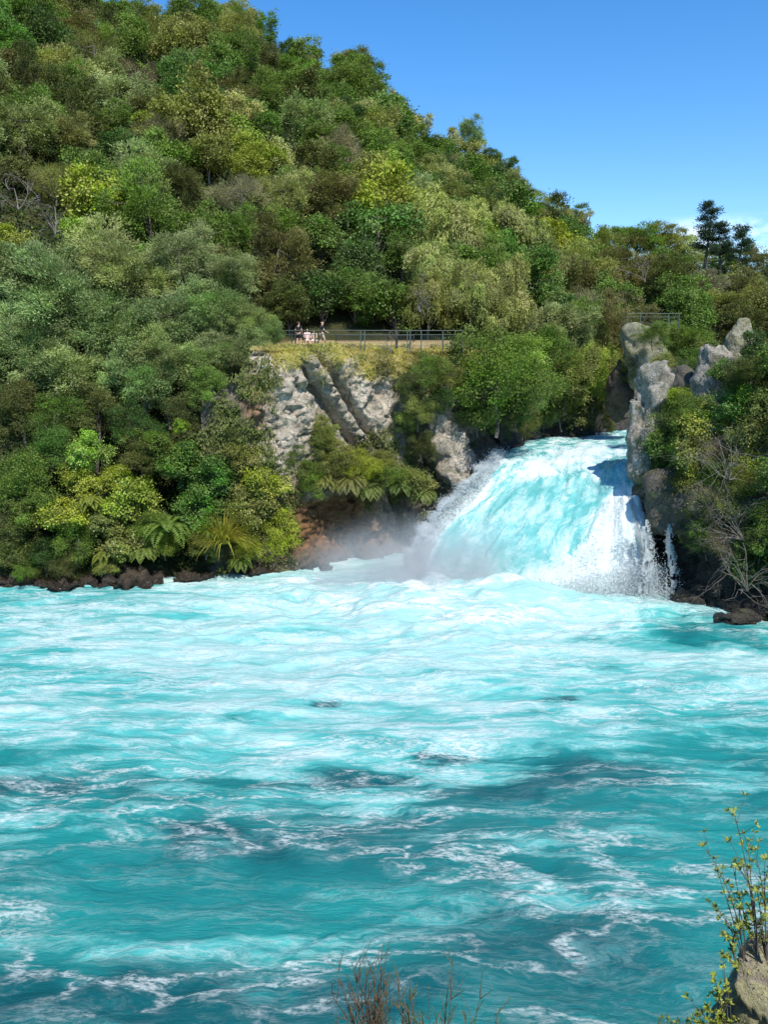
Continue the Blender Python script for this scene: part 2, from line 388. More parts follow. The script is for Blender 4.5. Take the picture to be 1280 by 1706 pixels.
pxrock('rock_block', [(1072,552,40,14),(1074,600,34,45)], 66, M_MOSSROCK, 'buff square rock block under the small far fence', seed=12, depth=.8, cuts=16, amp=.08, freq=1.8)
pxrock('rock_spire', [(1190,582,34,14),(1192,620,30,40),(1182,690,34,60)], 54, M_GREYROCK, 'pinkish grey beaked rock spire between shrubs at right', seed=19, depth=.8, cuts=12, freq=2.0, amp=.09)
pxrock('rock_stack', [(1232,548,24,12),(1234,585,28,34),(1228,650,34,50)], 55.5, M_MOSSROCK, 'mossy yellow-green topped rock stack beside the grey spire', seed=23, depth=.8, cuts=12, amp=.09, freq=2.0)
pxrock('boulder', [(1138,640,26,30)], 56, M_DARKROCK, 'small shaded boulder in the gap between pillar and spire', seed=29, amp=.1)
pxrock('boulder', [(1030,650,22,50)], 67, M_BANKROCK, 'narrow reddish rock shelf at the back left of the grey pillar', seed=31, cuts=12, amp=.1)
pxrock('rock_buttress', [(735,690,20,40),(745,740,30,50),(775,800,44,50)], 58.6, M_CLIFF, 'grey rock buttress where the cliff meets the left side of the falls', seed=37, depth=1.0, cuts=14, freq=2.0, amp=.10)
# brown rocks along the left waterline
for i, (px, py, rx, ry, lab) in enumerate([(20,966,46,15,'low brown rock at the far left of the waterline'),(95,972,42,12,'flat dark slab just left of the wide brown bank rock'),
        (215,962,66,18,'wide brown layered bank rock under the bright shrubs'),(262,946,26,12,'grey-brown boulder on top of the wide bank rock'),(318,962,36,12,'dark damp rock left of the flax clump'),
        (430,946,46,15,'brown rock to the right of the flax clump'),(492,932,40,20,'rusty rock at the foot of the orange overhang'),(541,944,12,6,'small dark rock awash in the foam off the bank end'),(150,966,30,12,'small brown rock between slab and wide bank rock')]):
    c = atz(px, py + ry * .5, 0.0); s = c[1] / F
    o = rock('boulder', [(c + np.array([0, .45, -.1]), (rx * s * 1.1, rx * s * .55 + .25, ry * s * .9))], M_BANKROCK, 5, 50 + i, .24, 14, freq=2.2); tag(o, lab, 'rock', 'rocks along the waterline')
for i, (px, py, rx, ry, lab) in enumerate([(1235,1040,44,9,'shadow-black coloured ledge at the foot of the right bank'),(1150,1004,40,13,'low dark rock below the thin trickle')]):  # first rock: the ledge shadow is put into its dark colour
    c = atz(px, py, 0.0); s = c[1] / F
    o = rock('boulder', [(c + np.array([.2, .5, .1]), (rx * s, rx * s * .6, ry * s * 1.2))], M_DARKROCK, 4, 70 + i, .2, 8); tag(o, lab, 'rock', 'dark rocks at the right waterline')

# ------------------------------------------------------------------ water
def water_mat():
    m, nt = new_mat('river_water'); b = NB(nt)
    co = b.n('ShaderNodeNewGeometry').outputs['Position']
    cov = b.attr('foam'); deep = b.attr('deep')
    w1 = b.noise(b.mapping(co, (.12, .3, .3)), 1.0, 3, .5).outputs['Color']
    w2 = b.noise(b.mapping(co, (.5, 1.0, 1.)), 1.0, 4, .6).outputs['Color']
    def add(a, c, s): return b.n('ShaderNodeVectorMath', {0: a, 1: b.n('ShaderNodeVectorMath', {0: c, 1: s}, operation='MULTIPLY').outputs[0]}, operation='ADD').outputs[0]
    cw = add(add(co, w1, (4.0, 2.6, 0)), w2, (1.2, .75, 0))
    st = b.mapping(cw, (.32, 1.25, 1.0), rot=(0, 0, R(4)))
    a = b.noise(st, .85, 10, .66).outputs[0]
    f1 = b.noise(b.mapping(cw, (.30, 1.0, 1.0), rot=(0, 0, R(-9))), .75, 9, .6).outputs[0]
    rid = b.math('MAXIMUM', b.math('SUBTRACT', 1.0, b.math('ABSOLUTE', b.math('MULTIPLY_ADD', f1, 18.0, -9.0))), 0.0)
    f2 = b.noise(b.mapping(cw, (.32, 1.3, 1.)), 3.0, 8, .68).outputs[0]
    rid2 = b.math('MAXIMUM', b.math('SUBTRACT', 1.0, b.math('ABSOLUTE', b.math('MULTIPLY_ADD', f2, 9.0, -4.6))), 0.0)
    fine = b.noise(b.mapping(co, (.55, 1.2, 1.)), 8.0, 6, .72).outputs[0]
    mask = b.noise(b.mapping(cw, (.3, .8, 1)), .33, 3, .5).outputs[0]
    # aerated, milky body follows the foam cover smoothly; crisp foam rides on top in thin streaks
    milk = b.math('MULTIPLY_ADD', cov, 1.45, b.math('MULTIPLY_ADD', a, 1.9, -1.02))
    milk = b.math('ADD', milk, b.math('MULTIPLY_ADD', f2, .5, -.25), clamp=True)
    thr = b.math('MULTIPLY_ADD', cov, -.34, .825)
    body = b.n('ShaderNodeMapRange', {'Value': b.math('ADD', b.math('MULTIPLY', a, .55), b.math('ADD', b.math('MULTIPLY', f2, .45), b.math('MULTIPLY_ADD', fine, .22, -.11))), 'From Min': thr, 'From Max': b.math('ADD', thr, .17), 'To Min': 0.0, 'To Max': 1.0}).outputs[0]
    fil = b.math('MULTIPLY', b.math('POWER', rid, 1.8), b.math('MULTIPLY', b.sstep(mask, .42, .54), b.sstep(fine, .38, .56)))
    fil2 = b.math('MULTIPLY', b.math('POWER', rid2, 2.0), b.math('MULTIPLY', b.sstep(a, .42, .60), b.math('MULTIPLY_ADD', cov, .9, .10)))
    flk = b.math('MULTIPLY', b.sstep(fine, .64, .74), b.sstep(a, .46, .6, 0, .7))
    foam = b.math('ADD', b.math('MULTIPLY', body, .9), b.math('ADD', b.math('MULTIPLY', fil, .65), b.math('ADD', fil2, flk)), clamp=True)
    col = b.mix(deep, (.018, .27, .255), (.006, .095, .108))
    col = b.mix(b.sstep(milk, .05, .55), col, (.07, .385, .365))
    col = b.mix(b.sstep(milk, .45, 1.0), col, (.30, .55, .52))
    col = b.mix(foam, col, (.66, .71, .69))
    h = b.math('ADD', b.math('MULTIPLY', a, .9), b.math('ADD', b.math('MULTIPLY', f2, .4), b.math('ADD', b.math('MULTIPLY', fine, .20), b.math('MULTIPLY', foam, .12))))
    bp = b.n('ShaderNodeBump', {'Height': h, 'Strength': .7, 'Distance': .24}).outputs[0]
    ro = b.sstep(foam, 0, .5, .17, .75)
    p = b.n('ShaderNodeBsdfPrincipled', {'Base Color': col, 'Roughness': ro, 'Normal': bp, 'IOR': 1.33, 'Specular IOR Level': .32}).outputs[0]
    b.out(p); return m
M_WATER = water_mat()

def build_water():
    ys = np.concatenate([np.arange(-2, 12, .5), np.arange(12, 62, .13)]); xs = np.concatenate([np.arange(-90, -26, 1.0), np.arange(-26, 26, .14), np.arange(26, 90, 1.0)])
    X, Y = np.meshgrid(xs, ys, indexing='ij')
    px, py, _ = proj(X, np.maximum(Y, 3), 0 * X)
    fx, fy = 4.5, 47.0                                                # foot of the falls
    D = np.hypot((X - fx) * .75, (Y - fy) * 1.0)
    wob = fbm(P3(X * .5, Y, 0, .16), 3, 31) * 3.2
    cov = .38 * (1 - ss(3, 16, D + wob)) + .46 * (1 - ss(15.5, 22.5, 47 - Y + wob * 1.1)) + .16 * (1 - ss(10, 36, D + wob * 1.5))
    cov = cov + .16 * fbm(P3(X * .6, Y, 0, .30), 4, 77)
    cov = cov - .35 * np.exp(-((X + 20) / 7) ** 2 - ((Y - 48) / 2.2) ** 2) - .4 * np.exp(-((X - 17) / 4.5) ** 2 - ((Y - 40) / 2.2) ** 2)
    cov = cov + .30 * np.exp(-((X - 16) / 3.0) ** 2 - ((Y - 45) / 1.0) ** 2)
    # near-water foam bands and dark boils
    def g(cx, cy, rx, ry):
        c = atz(cx, cy, 0); c2 = atz(cx, cy - ry, 0); c3 = atz(cx, cy + ry, 0)
        return np.exp(-((X - c[0]) / (rx * c[1] / F)) ** 2 - ((Y - c[1]) / max(.3, (c2[1] - c3[1]) / 2)) ** 2)
    cov = cov + .36 * g(250, 1570, 300, 30) + .2 * g(150, 1370, 220, 30) + .25 * g(1200, 1285, 90, 15) + .16 * g(980, 1500, 320, 50) + .2 * g(480, 1320, 280, 14) + .25 * g(200, 1270, 200, 20)
    cov = np.clip(cov, .04, 1)
    deep = .55 * (1 - ss(24, 31, Y + wob)) + .25 * fbm(P3(X, Y, 0, .22), 3, 90)
    for a in [(330,1385,90,22,.9),(450,1410,120,25,.5),(880,1310,110,20,.9),(900,1180,50,10,1.1),(930,1158,40,7,1.2),(1010,1108,40,8,1.1),(1000,1060,60,9,.8),(1010,1280,110,22,.6),(120,1650,260,45,1.1),(380,1670,280,40,.9),(640,1640,120,22,.8),
              (500,1170,70,7,.8),(250,1205,130,14,.6),(400,1195,110,12,.6),(60,1310,160,16,.7),(560,1290,190,16,.5),(560,1163,45,6,.9),(1230,1060,130,20,.8),(1150,1020,60,14,.9),(740,1260,60,14,.7),(860,1560,220,60,.35),(640,1440,180,30,.3),(240,1430,90,16,.4),(300,1105,80,8,.3),(820,1190,60,10,.5)]:
        gg = g(*a[:4]); gn = np.clip(gg * (1 + .7 * fbm(P3(X, Y, 0, .9), 3, 5)), 0, 1); deep = deep + .85 * a[4] * gn; cov = cov - .42 * a[4] * gn
    deep = np.clip(deep, 0, 1); cov = np.clip(cov, 0, 1)
    wx = X + 1.2 * fbm(P3(X, Y, 1, .25), 2, 1); wy = Y + 1.0 * fbm(P3(X, Y, 7, .25), 2, 2)
    n1 = fbm(P3(wx * .5, wy, 0, .42), 3, 40); n2 = 1 - np.abs(fbm(P3(wx * .5, wy, 0, .8), 3, 44)) * 1.4; n3 = fbm(P3(wx * .6, wy, 0, 2.6), 3, 48)
    tur = .55 + .9 * (1 - ss(3, 16, D))
    Z = tur * (.22 * n1 + .11 * n2 + .04 * n3) - .10
    Z = Z + .7 * np.exp(-(D / 4.5) ** 2) * (1 + .6 * n1)
    edge = ss(-1.5, -.2, river_dist(X, Y)); Z = Z * (1 - .6 * edge) - .02
    cov = cov + .22 * ss(-.9, -.15, river_dist(X, Y)) * (1 - ss(30, 25, Y))
    me = grid('river', np.stack([X, Y, Z], -1), True, {'foam': ('POINT', np.clip(cov, 0, 1)), 'deep': ('POINT', deep)})
    tag(link('river', me, M_WATER), kind='structure')
build_water()

# ------------------------------------------------------------------ the falls
def catmull(ctrl, n):
    ctrl = np.asarray(ctrl, float); m = len(ctrl); t = np.linspace(0, m - 1 - 1e-6, n); i = t.astype(int); f = (t - i)
    f = f.reshape(f.shape + (1,) * (ctrl.ndim - 1))
    g = lambda k: ctrl[np.clip(i + k, 0, m - 1)]
    p0, p1, p2, p3 = g(-1), g(0), g(1), g(2)
    return .5 * (2 * p1 + (p2 - p0) * f + (2 * p0 - 5 * p1 + 4 * p2 - p3) * f ** 2 + (3 * p1 - p0 - 3 * p2 + p3) * f ** 3)
FALL = [
 [(885,722,7.1),(845,742,7.0),(820,770,6.5),(778,815,5.2),(726,868,3.5),(698,915,1.7),(690,955,.3),(684,985,-.7)],
 [(915,716,7.15),(880,732,7.1),(852,768,6.8),(818,818,5.9),(768,870,4.2),(737,920,2.4),(724,962,.6),(716,992,-.7)],
 [(955,712,7.2),(928,726,7.15),(905,768,6.9),(885,815,6.25),(850,865,4.9),(820,915,3.0),(802,965,1.0),(795,1002,-.7)],
 [(1000,710,7.2),(980,722,7.2),(965,765,6.95),(955,812,6.4),(935,860,5.3),(905,915,3.4),(885,970,1.1),(880,1012,-.7)],
 [(1040,708,7.2),(1020,720,7.25),(1015,762,6.95),(1010,800,6.5),(1002,845,5.6),(985,905,3.6),(975,965,1.3),(970,1012,-.7)],
 [(1075,708,7.2),(1050,718,7.2),(1048,760,6.8),(1046,795,6.25),(1046,830,5.5),(1053,880,3.7),(1060,945,1.5),(1062,1006,-.7)],
 [(1110,706,7.2),(1085,716,7.2),(1078,760,6.7),(1070,797,6.0),(1066,838,5.2),(1074,885,3.5),(1080,945,1.4),(1082,1004,-.7)]]
def falls_mat():
    m, nt = new_mat('falling_water'); b = NB(nt)
    u = b.attr('u'); v = b.attr('v'); foamA = b.attr('foam')
    uv = b.n('ShaderNodeCombineXYZ', {0: u, 1: v, 2: 0.0}).outputs[0]
    wn = b.noise(uv, .35, 4, .6).outputs['Color']
    uw = b.n('ShaderNodeVectorMath', {0: uv, 1: b.n('ShaderNodeVectorMath', {0: wn, 'Scale': 2.6}, operation='SCALE').outputs[0]}, operation='ADD').outputs[0]
    a = b.noise(b.mapping(uw, (1, .42, 1)), .9, 9, .66).outputs[0]
    s = b.noise(b.mapping(uw, (2.2, .42, 1)), 1.9, 8, .66).outputs[0]
    fine = b.noise(b.mapping(uw, (1, .8, 1)), 9.0, 6, .7).outputs[0]
    rid = b.math('MAXIMUM', b.math('SUBTRACT', 1.0, b.math('ABSOLUTE', b.math('MULTIPLY_ADD', s, 6.0, -3.1))), 0.0)
    thr = b.math('MULTIPLY_ADD', foamA, -.75, .86)
    val = b.math('ADD', b.math('ADD', b.math('MULTIPLY', a, .6), b.math('MULTIPLY', s, .4)), b.math('MULTIPLY_ADD', fine, .18, -.09))
    body = b.n('ShaderNodeMapRange', {'Value': val, 'From Min': thr, 'From Max': b.math('ADD', thr, .2), 'To Min': 0.0, 'To Max': 1.0}).outputs[0]
    fil = b.math('MULTIPLY', b.math('POWER', rid, 2.0), b.sstep(a, .42, .62, 0, .7))
    foam = b.math('ADD', body, fil, clamp=True)
    col = b.mix(b.sstep(a, .33, .62), (.10, .42, .405), (.26, .57, .54))
    col = b.mix(foam, col, (.66, .73, .715))
    h = b.math('ADD', b.math('MULTIPLY', s, .8), b.math('ADD', a, b.math('MULTIPLY', fine, .5)))
    bp = b.n('ShaderNodeBump', {'Height': h, 'Strength': .7, 'Distance': .22}).outputs[0]
    b.out(b.n('ShaderNodeBsdfPrincipled', {'Base Color': col, 'Roughness': b.sstep(foam, 0, .6, .2, .8), 'Normal': bp, 'IOR': 1.33}).outputs[0]); return m
M_FALLS = falls_mat()
def build_falls():
    YS = [(57.6,55.4,53.6,52.4,51.6,51.0),(57.4,55.0,52.9,51.5,50.7,50.1),(57.2,54.0,51.8,50.2,49.3,48.7),(57.0,52.8,50.7,49.2,48.2,47.5),(56.6,52.2,50.3,48.8,48.0,47.5),(56.0,51.8,49.8,48.4,47.7,47.3),(56.0,51.4,49.4,48.2,47.6,47.2)]
    T = np.array([[atz(*c) for c in col[:2]] + [at(c[0], c[1], y) for c, y in zip(col[2:], ys)] for col, ys in zip(FALL, YS)])   # [7,8,3]
    NU, NV = 190, 260
    G = catmull(np.swapaxes(catmull(T, NU), 0, 1), NV)                # [NV, NU, 3]
    vv = np.linspace(0, 1, NV)[:, None]; uu = np.linspace(0, 1, NU)[None]
    dU = np.gradient(G, axis=1); dV = np.gradient(G, axis=0); N = np.cross(dV, dU); N /= np.linalg.norm(N, axis=-1, keepdims=True) + 1e-9
    N *= np.sign(N[..., 2:3] + 1e-6)
    U = np.cumsum(np.linalg.norm(dU[NV // 2], axis=-1))[None].repeat(NV, 0); Vl = np.cumsum(np.linalg.norm(dV[:, NU // 2], axis=-1))[:, None].repeat(NU, 1)
    q = P3(U * .9 + .6 * fbm(P3(U, Vl, 0, .3), 2, 3), Vl * .45, 0)
    right = ss(.52, .85, uu + .25 * (vv - .55)); drop = ss(.45, .7, vv)
    amp = .28 * ss(0, .1, vv) * np.ones_like(uu)
    disp = amp * (.75 * fbm(q * np.array([.5, .6, 1]), 3, 60) + .22 * (1 - 2 * np.abs(fbm(q * np.array([1.3, .7, 1]), 3, 66))) + .14 * fbm(q * np.array([4.0, 2.0, 1]), 3, 63))
    disp = disp + right * drop * (.13 * fbm(P3(U * 1.4, Vl * .6, 0, 2.6), 4, 70, .6) + .25)
    # standing wave ledges near the crest
    disp = disp + .13 * np.sin(Vl * 1.1 + U * .55 + 1.6 * fbm(P3(U, Vl, 0, .2), 2, 80)) * (1 - ss(.2, .5, vv)) * .6
    disp = disp + .42 * np.exp(-(uu / .06) ** 2) * ss(.25, .4, vv) * (1 + 1.2 * fbm(P3(U * 2, Vl * 2.5, 0), 3, 71))
    G = G + N * disp[..., None]
    for _ in range(10): G[2:-2] = (G[:-4] + G[1:-3] + G[2:-2] + G[3:-1] + G[4:]) / 5
    foam = .52 - .12 * ss(.25, .5, vv) + .62 * right * ss(.42, .56, vv) + 1.2 * np.exp(-(uu / .095) ** 2) * ss(.2, .34, vv) + .75 * ss(.70, .95, vv) - .26 * np.exp(-((uu - .33) / .24) ** 2) * ss(.3, .5, vv) * (1 - ss(.8, .95, vv))
    foam = foam + .3 * (1 - ss(.0, .12, vv)) + .2 * fbm(P3(U, Vl * .5, 0, .35), 3, 55) - .15 * ss(.8, 1, uu) * (1 - ss(.35, .45, vv))
    me = grid('waterfall', G, True, {'u': ('POINT', U), 'v': ('POINT', Vl), 'foam': ('POINT', np.clip(foam, 0, 1))})
    o = link('waterfall', me, M_FALLS); tag(o, kind='structure')
    return G, N
FG, FN = build_falls()

# white spray thrown off the edges: droplets and shreds
def spray_mat():
    m, nt = new_mat('white_spray'); b = NB(nt)
    n = b.noise(b.n('ShaderNodeNewGeometry').outputs['Position'], 2.0, 3).outputs[0]
    col = b.mix(b.sstep(n, .3, .7), (.80, .86, .86), (.90, .93, .93))
    d = b.n('ShaderNodeBsdfDiffuse', {'Color': col}).outputs[0]; t = b.n('ShaderNodeBsdfTranslucent', {'Color': col}).outputs[0]
    b.out(b.n('ShaderNodeMixShader', {0: .6, 1: d, 2: t}).outputs[0]); return m
M_SPRAY = spray_mat()
def shreds(name, P, size, stretch=1.0, sdir=None):
    n = len(P); a = RNG.normal(size=(n, 3)); a /= np.linalg.norm(a, axis=1, keepdims=True)
    if sdir is not None: a = a * .5 + sdir; a /= np.linalg.norm(a, axis=1, keepdims=True)
    b_ = np.cross(a, RNG.normal(size=(n, 3))); b_ /= np.linalg.norm(b_, axis=1, keepdims=True); c_ = np.cross(a, b_)
    s = np.asarray(size).reshape(-1, 1)
    # small closed octahedra
    V = np.stack([P + a * s * stretch, P - a * s * stretch, P + b_ * s, P - b_ * s, P + c_ * s, P - c_ * s], 1)
    f = np.array([(0,2,4),(0,4,3),(0,3,5),(0,5,2),(1,4,2),(1,3,4),(1,5,3),(1,2,5)])
    Fc = (np.arange(n)[:, None, None] * 6 + f[None]).reshape(-1, 3)
    return mesh_np(name, V.reshape(-1, 3), Fc, True)
def build_spray():
    NV, NU = FG.shape[:2]; pts = []; sz = []
    # left fringe, lumpy
    n = 80000; v = RNG.uniform(.30, .95, n); k = (v * (NV - 1)).astype(int); base = FG[k, np.clip((RNG.exponential(.03, n) * NU).astype(int), 0, 20)]
    lump = .5 + .9 * vn(np.stack([v * 42, v * 0, v * 0], -1), 3) + .5 * vn(np.stack([v * 110, v * 0, v * 0], -1), 8); ext = np.clip(lump, .05, 2) * RNG.exponential(.13, n)
    off = np.stack([-ext * RNG.uniform(.5, 1.2, n), RNG.normal(0, .25, n), ext * RNG.uniform(-.3, .9, n)], -1)
    pts.append(base + off); sz.append(RNG.uniform(.010, .034, n) * (1.15 - np.clip(ext, 0, .8)))
    # right skirt: falls in shreds over the dark wall
    n = 42000; u = 1 - RNG.exponential(.10, n); u = np.clip(u, .55, 1); v = RNG.uniform(.55, .97, n); k = (v * (NV - 1)).astype(int); j = (u * (NU - 1)).astype(int)
    w = np.clip((v - .5) * 2.2, 0, 1); ext = RNG.exponential(.22, n) * w
    st = vn(np.stack([u * 40, v * 2, v * 0], -1), 12)
    p = FG[k, j] + FN[k, j] * (ext * .9)[:, None] + np.stack([RNG.exponential(.22, n) * w * (u > .93), 0 * u, -.1 * w], -1)
    m = st > -.25; pts.append(p[m]); sz.append(RNG.uniform(.009, .028, n)[m])
    # boil at the foot
    n = 30000; j = RNG.integers(0, NU, n); base = FG[(RNG.uniform(.86, .99, n) * (NV - 1)).astype(int), j]
    pts.append(base + np.stack([RNG.normal(0, .5, n), -np.abs(RNG.normal(0, .8, n)), np.abs(RNG.normal(0, .38, n))], -1)); sz.append(RNG.uniform(.008, .028, n))
    # crest splash against the left rocks
    n = 7000; v = RNG.uniform(.1, .36, n); base = FG[(v * (NV - 1)).astype(int), (np.abs(RNG.normal(0, .02, n)) * NU).astype(int)]
    l2 = np.clip(vn(np.stack([v * 60, v * 0, v * 0], -1), 5), 0, 1)
    pts.append(base + np.stack([RNG.normal(0, .25, n), RNG.normal(0, .3, n), np.abs(RNG.normal(0, .28, n)) * (.3 + l2)], -1)); sz.append(RNG.uniform(.012, .035, n))
    P = np.concatenate(pts); S = np.concatenate(sz)
    o = link('spray', shreds('spray', P, S, 1.5), M_SPRAY); tag(o, 'white spray thrown off the edges of the falls', 'spray', kind='stuff')
build_spray()
# thin side trickles on the dark wall
def trickle(px, y0, y1, Y0, wpx, n, lab, seed):
    rng = np.random.default_rng(seed); t = rng.uniform(0, 1, n) ** .8
    P = np.array([at(px + 8 * math.sin(a * 5 + seed) * 0 + 2.5 * math.sin(a * 7 + seed) + rng.normal(0, wpx * (.4 + .9 * a)) , y0 + (y1 - y0) * a, Y0 - .5 * a) for a in t])
    k = vn(P * np.array([9., 9., 2.6]), seed) + .4 * vn(P * 9.0, seed + 1) > -.18 ; P = P[k]
    o = link('water_trickle', shreds('water_trickle', P, rng.uniform(.008, .022, len(P)), 2.2, np.array([0, 0, 1.])), M_SPRAY)
    tag(o, lab, 'trickle', 'thin side falls on the dark wall')
trickle(1118, 872, 1000, 46.9, 5.0, 6500, 'thin white trickle falling alone on the dark wall under the right shrubs', 3)
trickle(1078, 866, 1002, 46.9, 6.5, 8000, 'shredded white trickle touching the right edge of the falls', 5)

# mist at the foot of the falls
def build_mist():
    m, nt = new_mat('falls_mist'); b = NB(nt)
    g = b.coord('Generated'); cen = b.n('ShaderNodeVectorMath', {0: g, 1: (.5, .5, .28)}, operation='SUBTRACT').outputs[0]
    ln = b.n('ShaderNodeVectorMath', {0: b.mapping(cen, (2.0, 2.0, 1.45))}, operation='LENGTH').outputs['Value']
    fall = b.sstep(ln, .05, 1.0, 1, 0)
    n = b.noise(b.coord(), .42, 4, .55).outputs[0]
    den = b.math('MULTIPLY', b.math('MULTIPLY', fall, b.sstep(n, .34, .64, .25, 1.0)), .70)
    v = b.n('ShaderNodeVolumePrincipled', {'Color': (.98, .99, 1, 1), 'Density': den, 'Anisotropy': .15}).outputs[0]
    b.out(vol=v)
    bm = bmesh.new(); bmesh.ops.create_icosphere(bm, subdivisions=3, radius=1); me = bpy.data.meshes.new('mist')
    for q in bm.verts: q.co = Vector((q.co.x * 9.5, q.co.y * 4.4, q.co.z * 3.8))
    bm.to_mesh(me); bm.free()
    o = link('mist', me, m); o.location = (2.4, 48.6, 1.7); tag(o, 'white mist hanging at the foot of the falls', 'mist', kind='stuff')
build_mist()

# ------------------------------------------------------------------ foliage generators
def leaf_quads(P, U, W, ln, wd, curve=0.0):
    """rhombic leaves: centre P, length axis U, width axis W"""
    P = P.reshape(-1, 3); ln = np.asarray(ln).reshape(-1, 1); wd = np.asarray(wd).reshape(-1, 1)
    return np.stack([P - U * ln * .5, P + W * wd * .5 + U * ln * .05, P + U * ln * .5, P - W * wd * .5 + U * ln * .05], 1)
def unit(a): return a / (np.linalg.norm(a, axis=-1, keepdims=True) + 1e-9)
def foliage_mesh(name, P, U, Wd, ln, wd, tone, hue):
    V = leaf_quads(P, U, Wd, ln, wd); n = len(V)
    return mesh_np(name, V.reshape(-1, 3), np.arange(n * 4).reshape(-1, 4), False, {'tone': ('FACE', np.clip(tone, 0, 1)), 'hue': ('FACE', np.clip(hue, 0, 1))})
def lobes(rng, n, flat=.8, inner=.35, up=.15):
    d = unit(rng.normal(size=(n * 3, 3))); d = d[d[:, 2] > -.88][:n]
    r = rng.uniform(.45, .95, (len(d), 1)); r[rng.uniform(size=len(d)) < inner] *= .6
    c = d * r; c[:, 2] = c[:, 2] * flat + up * .0
    return c
KINDS = {
 #           lobes clus leaves lobeR  clusR  leaf(len,wid)  droop outward flat  matte
 'broad':   (22, 13, 30, .34, .105, .075, .055, 0.0, .5, .9),
 'dense':   (26, 15, 30, .30, .085, .060, .045, 0.0, .6, .92),
 'feathery':(24, 16, 34, .32, .092, .085, .028, -.1, .9, .85),
 'willow':  (22, 15, 36, .34, .090, .105, .024, 1.0, .3, .95),
 'conifer': (26, 15, 32, .27, .082, .085, .026, -.3, .9, 1.05),
 'twiggy':  (18, 14, 28, .34, .120, .110, .013, -.4, .9, .85),
 'coarse':  (16, 12, 24, .36, .120, .095, .065, .25, .5, .9),
 'bush':    (18, 14, 28, .36, .115, .062, .042, 0.0, .5, .85),
}
def make_crown(kind, seed, hi=1.0):
    nl, nc, nf, lr, cr, ll, lw, droop, outw, flat = KINDS[kind]
    if hi > 1: nf = int(nf * hi); ll /= hi ** .4; lw /= hi ** .4
    rng = np.random.default_rng(seed)
    L = lobes(rng, int(nl * 1.3), flat); nl = len(L)
    asym = 1 + .42 * np.stack([vn(L * 1.3 + k * 9 + seed, seed + k) for k in range(3)], -1); L = L * asym
    ld = unit(L + np.array([0, 0, .1]))
    lrad = lr * rng.uniform(.55, 1.3, (nl, 1))
    # clusters on outward side of each lobe
    d = unit(rng.normal(size=(nl, nc, 3)) + ld[:, None] * .75 + np.array([0, 0, .12]))
    Cc = L[:, None] + d * lrad[:, None] * rng.uniform(.7, 1.05, (nl, nc, 1)); ctone = rng.normal(0, .13, (nl, nc, 1)) + rng.normal(0, .13, (nl, 1, 1))
    chue = rng.normal(0, .15, (nl, 1, 1)) + rng.normal(0, .12, (nl, nc, 1))
    o = rng.normal(size=(nl, nc, nf, 3)) * cr * np.array([1, 1, .62]) * rng.uniform(.6, 1.3, (nl, nc, 1, 1))
    P = Cc[:, :, None] + o
    if droop > .5:
        s = np.abs(rng.normal(0, 1, (nl, nc, nf, 1))) * .13
        strand = rng.integers(0, 6, (nl, nc, nf)); ang = strand * 1.05 + seed
        P = Cc[:, :, None] + np.stack([np.cos(ang) * .06, np.sin(ang) * .06, 0 * ang], -1) * (1 + s * 2) + rng.normal(0, .012, (nl, nc, nf, 3)) - s * np.array([0, 0, 1.]) * 1.3
    Dl = unit(rng.normal(size=P.shape) * .55 + unit(P - 0)[...] * outw + d[:, :, None] * outw * .6 + np.array([0, 0, -droop]))
    od = unit(o) if droop <= .5 else d[:, :, None]
    nrm = unit(rng.normal(size=P.shape) * .38 + np.array([0, 0, .45]) + d[:, :, None] * .5 + od * .75)
    Wd = unit(np.cross(Dl, nrm))
    n = P.size // 3
    tone = (.5 + ctone[:, :, None] + rng.normal(0, .09, (nl, nc, nf, 1))).ravel(); hue = (.5 + chue[:, :, None] + rng.normal(0, .08, (nl, nc, nf, 1))).ravel()
    ln = ll * rng.uniform(.6, 1.3, n); wd = lw * rng.uniform(.7, 1.3, n)
    if kind == 'twiggy': tone -= .05
    return foliage_mesh('crown', P.reshape(-1, 3), Dl.reshape(-1, 3), Wd.reshape(-1, 3), ln, wd, tone, hue), L
def make_trunk(L, seed, base=-2.4, r0=.055):
    rng = np.random.default_rng(seed); paths = []
    t = np.linspace(0, 1, 9); lean = rng.normal(0, .12, 2)
    tr = np.stack([lean[0] * np.sin(t * 2.2) * .6, lean[1] * np.sin(t * 2.7) * .6, base + (0.25 - base) * t], -1); tr[:, :2] += rng.normal(0, .012, (9, 2))
    paths.append((tr, r0 * (1.25 - .8 * t), 8))
    for c in L[:14]:
        k = rng.integers(4, 9); a = tr[k]; s = np.linspace(0, 1, 6)[:, None]
        mid = (a + c) / 2 + np.array([0, 0, -.12]) + rng.normal(0, .04, 3)
        p = (1 - s) ** 2 * a + 2 * s * (1 - s) * mid + s ** 2 * c * .95
        paths.append((p, r0 * .42 * (1 - .75 * s[:, 0]), 5))
        for q in range(3):
            e = c + unit(rng.normal(size=3) + unit(c)) * .22; pp = p[4] * (1 - s) + e * s + np.array([0, 0, .03]) * (s * (1 - s) * 4); paths.append((pp, r0 * .14 * (1 - .6 * s[:, 0]), 4))
    return tube_mesh('trunk', paths)
_lib = {}
def lib(kind, var, hi=1.0, low=False):
    k = (kind, var, hi, low)
    if k not in _lib:
        seed = sum(map(ord, kind)) * 7 + var * 31
        cm, L = make_crown(kind, seed, hi); tm = make_trunk(L, seed, -2.2 if not low else -1.05, .05 if not low else .03)
        cm.materials.append(M_GLOSSY if kind in ('coarse',) else M_LEAF); tm.materials.append(M_TWIG if kind == 'twiggy' else M_BARK)
        _lib[k] = (cm, tm)
    return _lib[k]
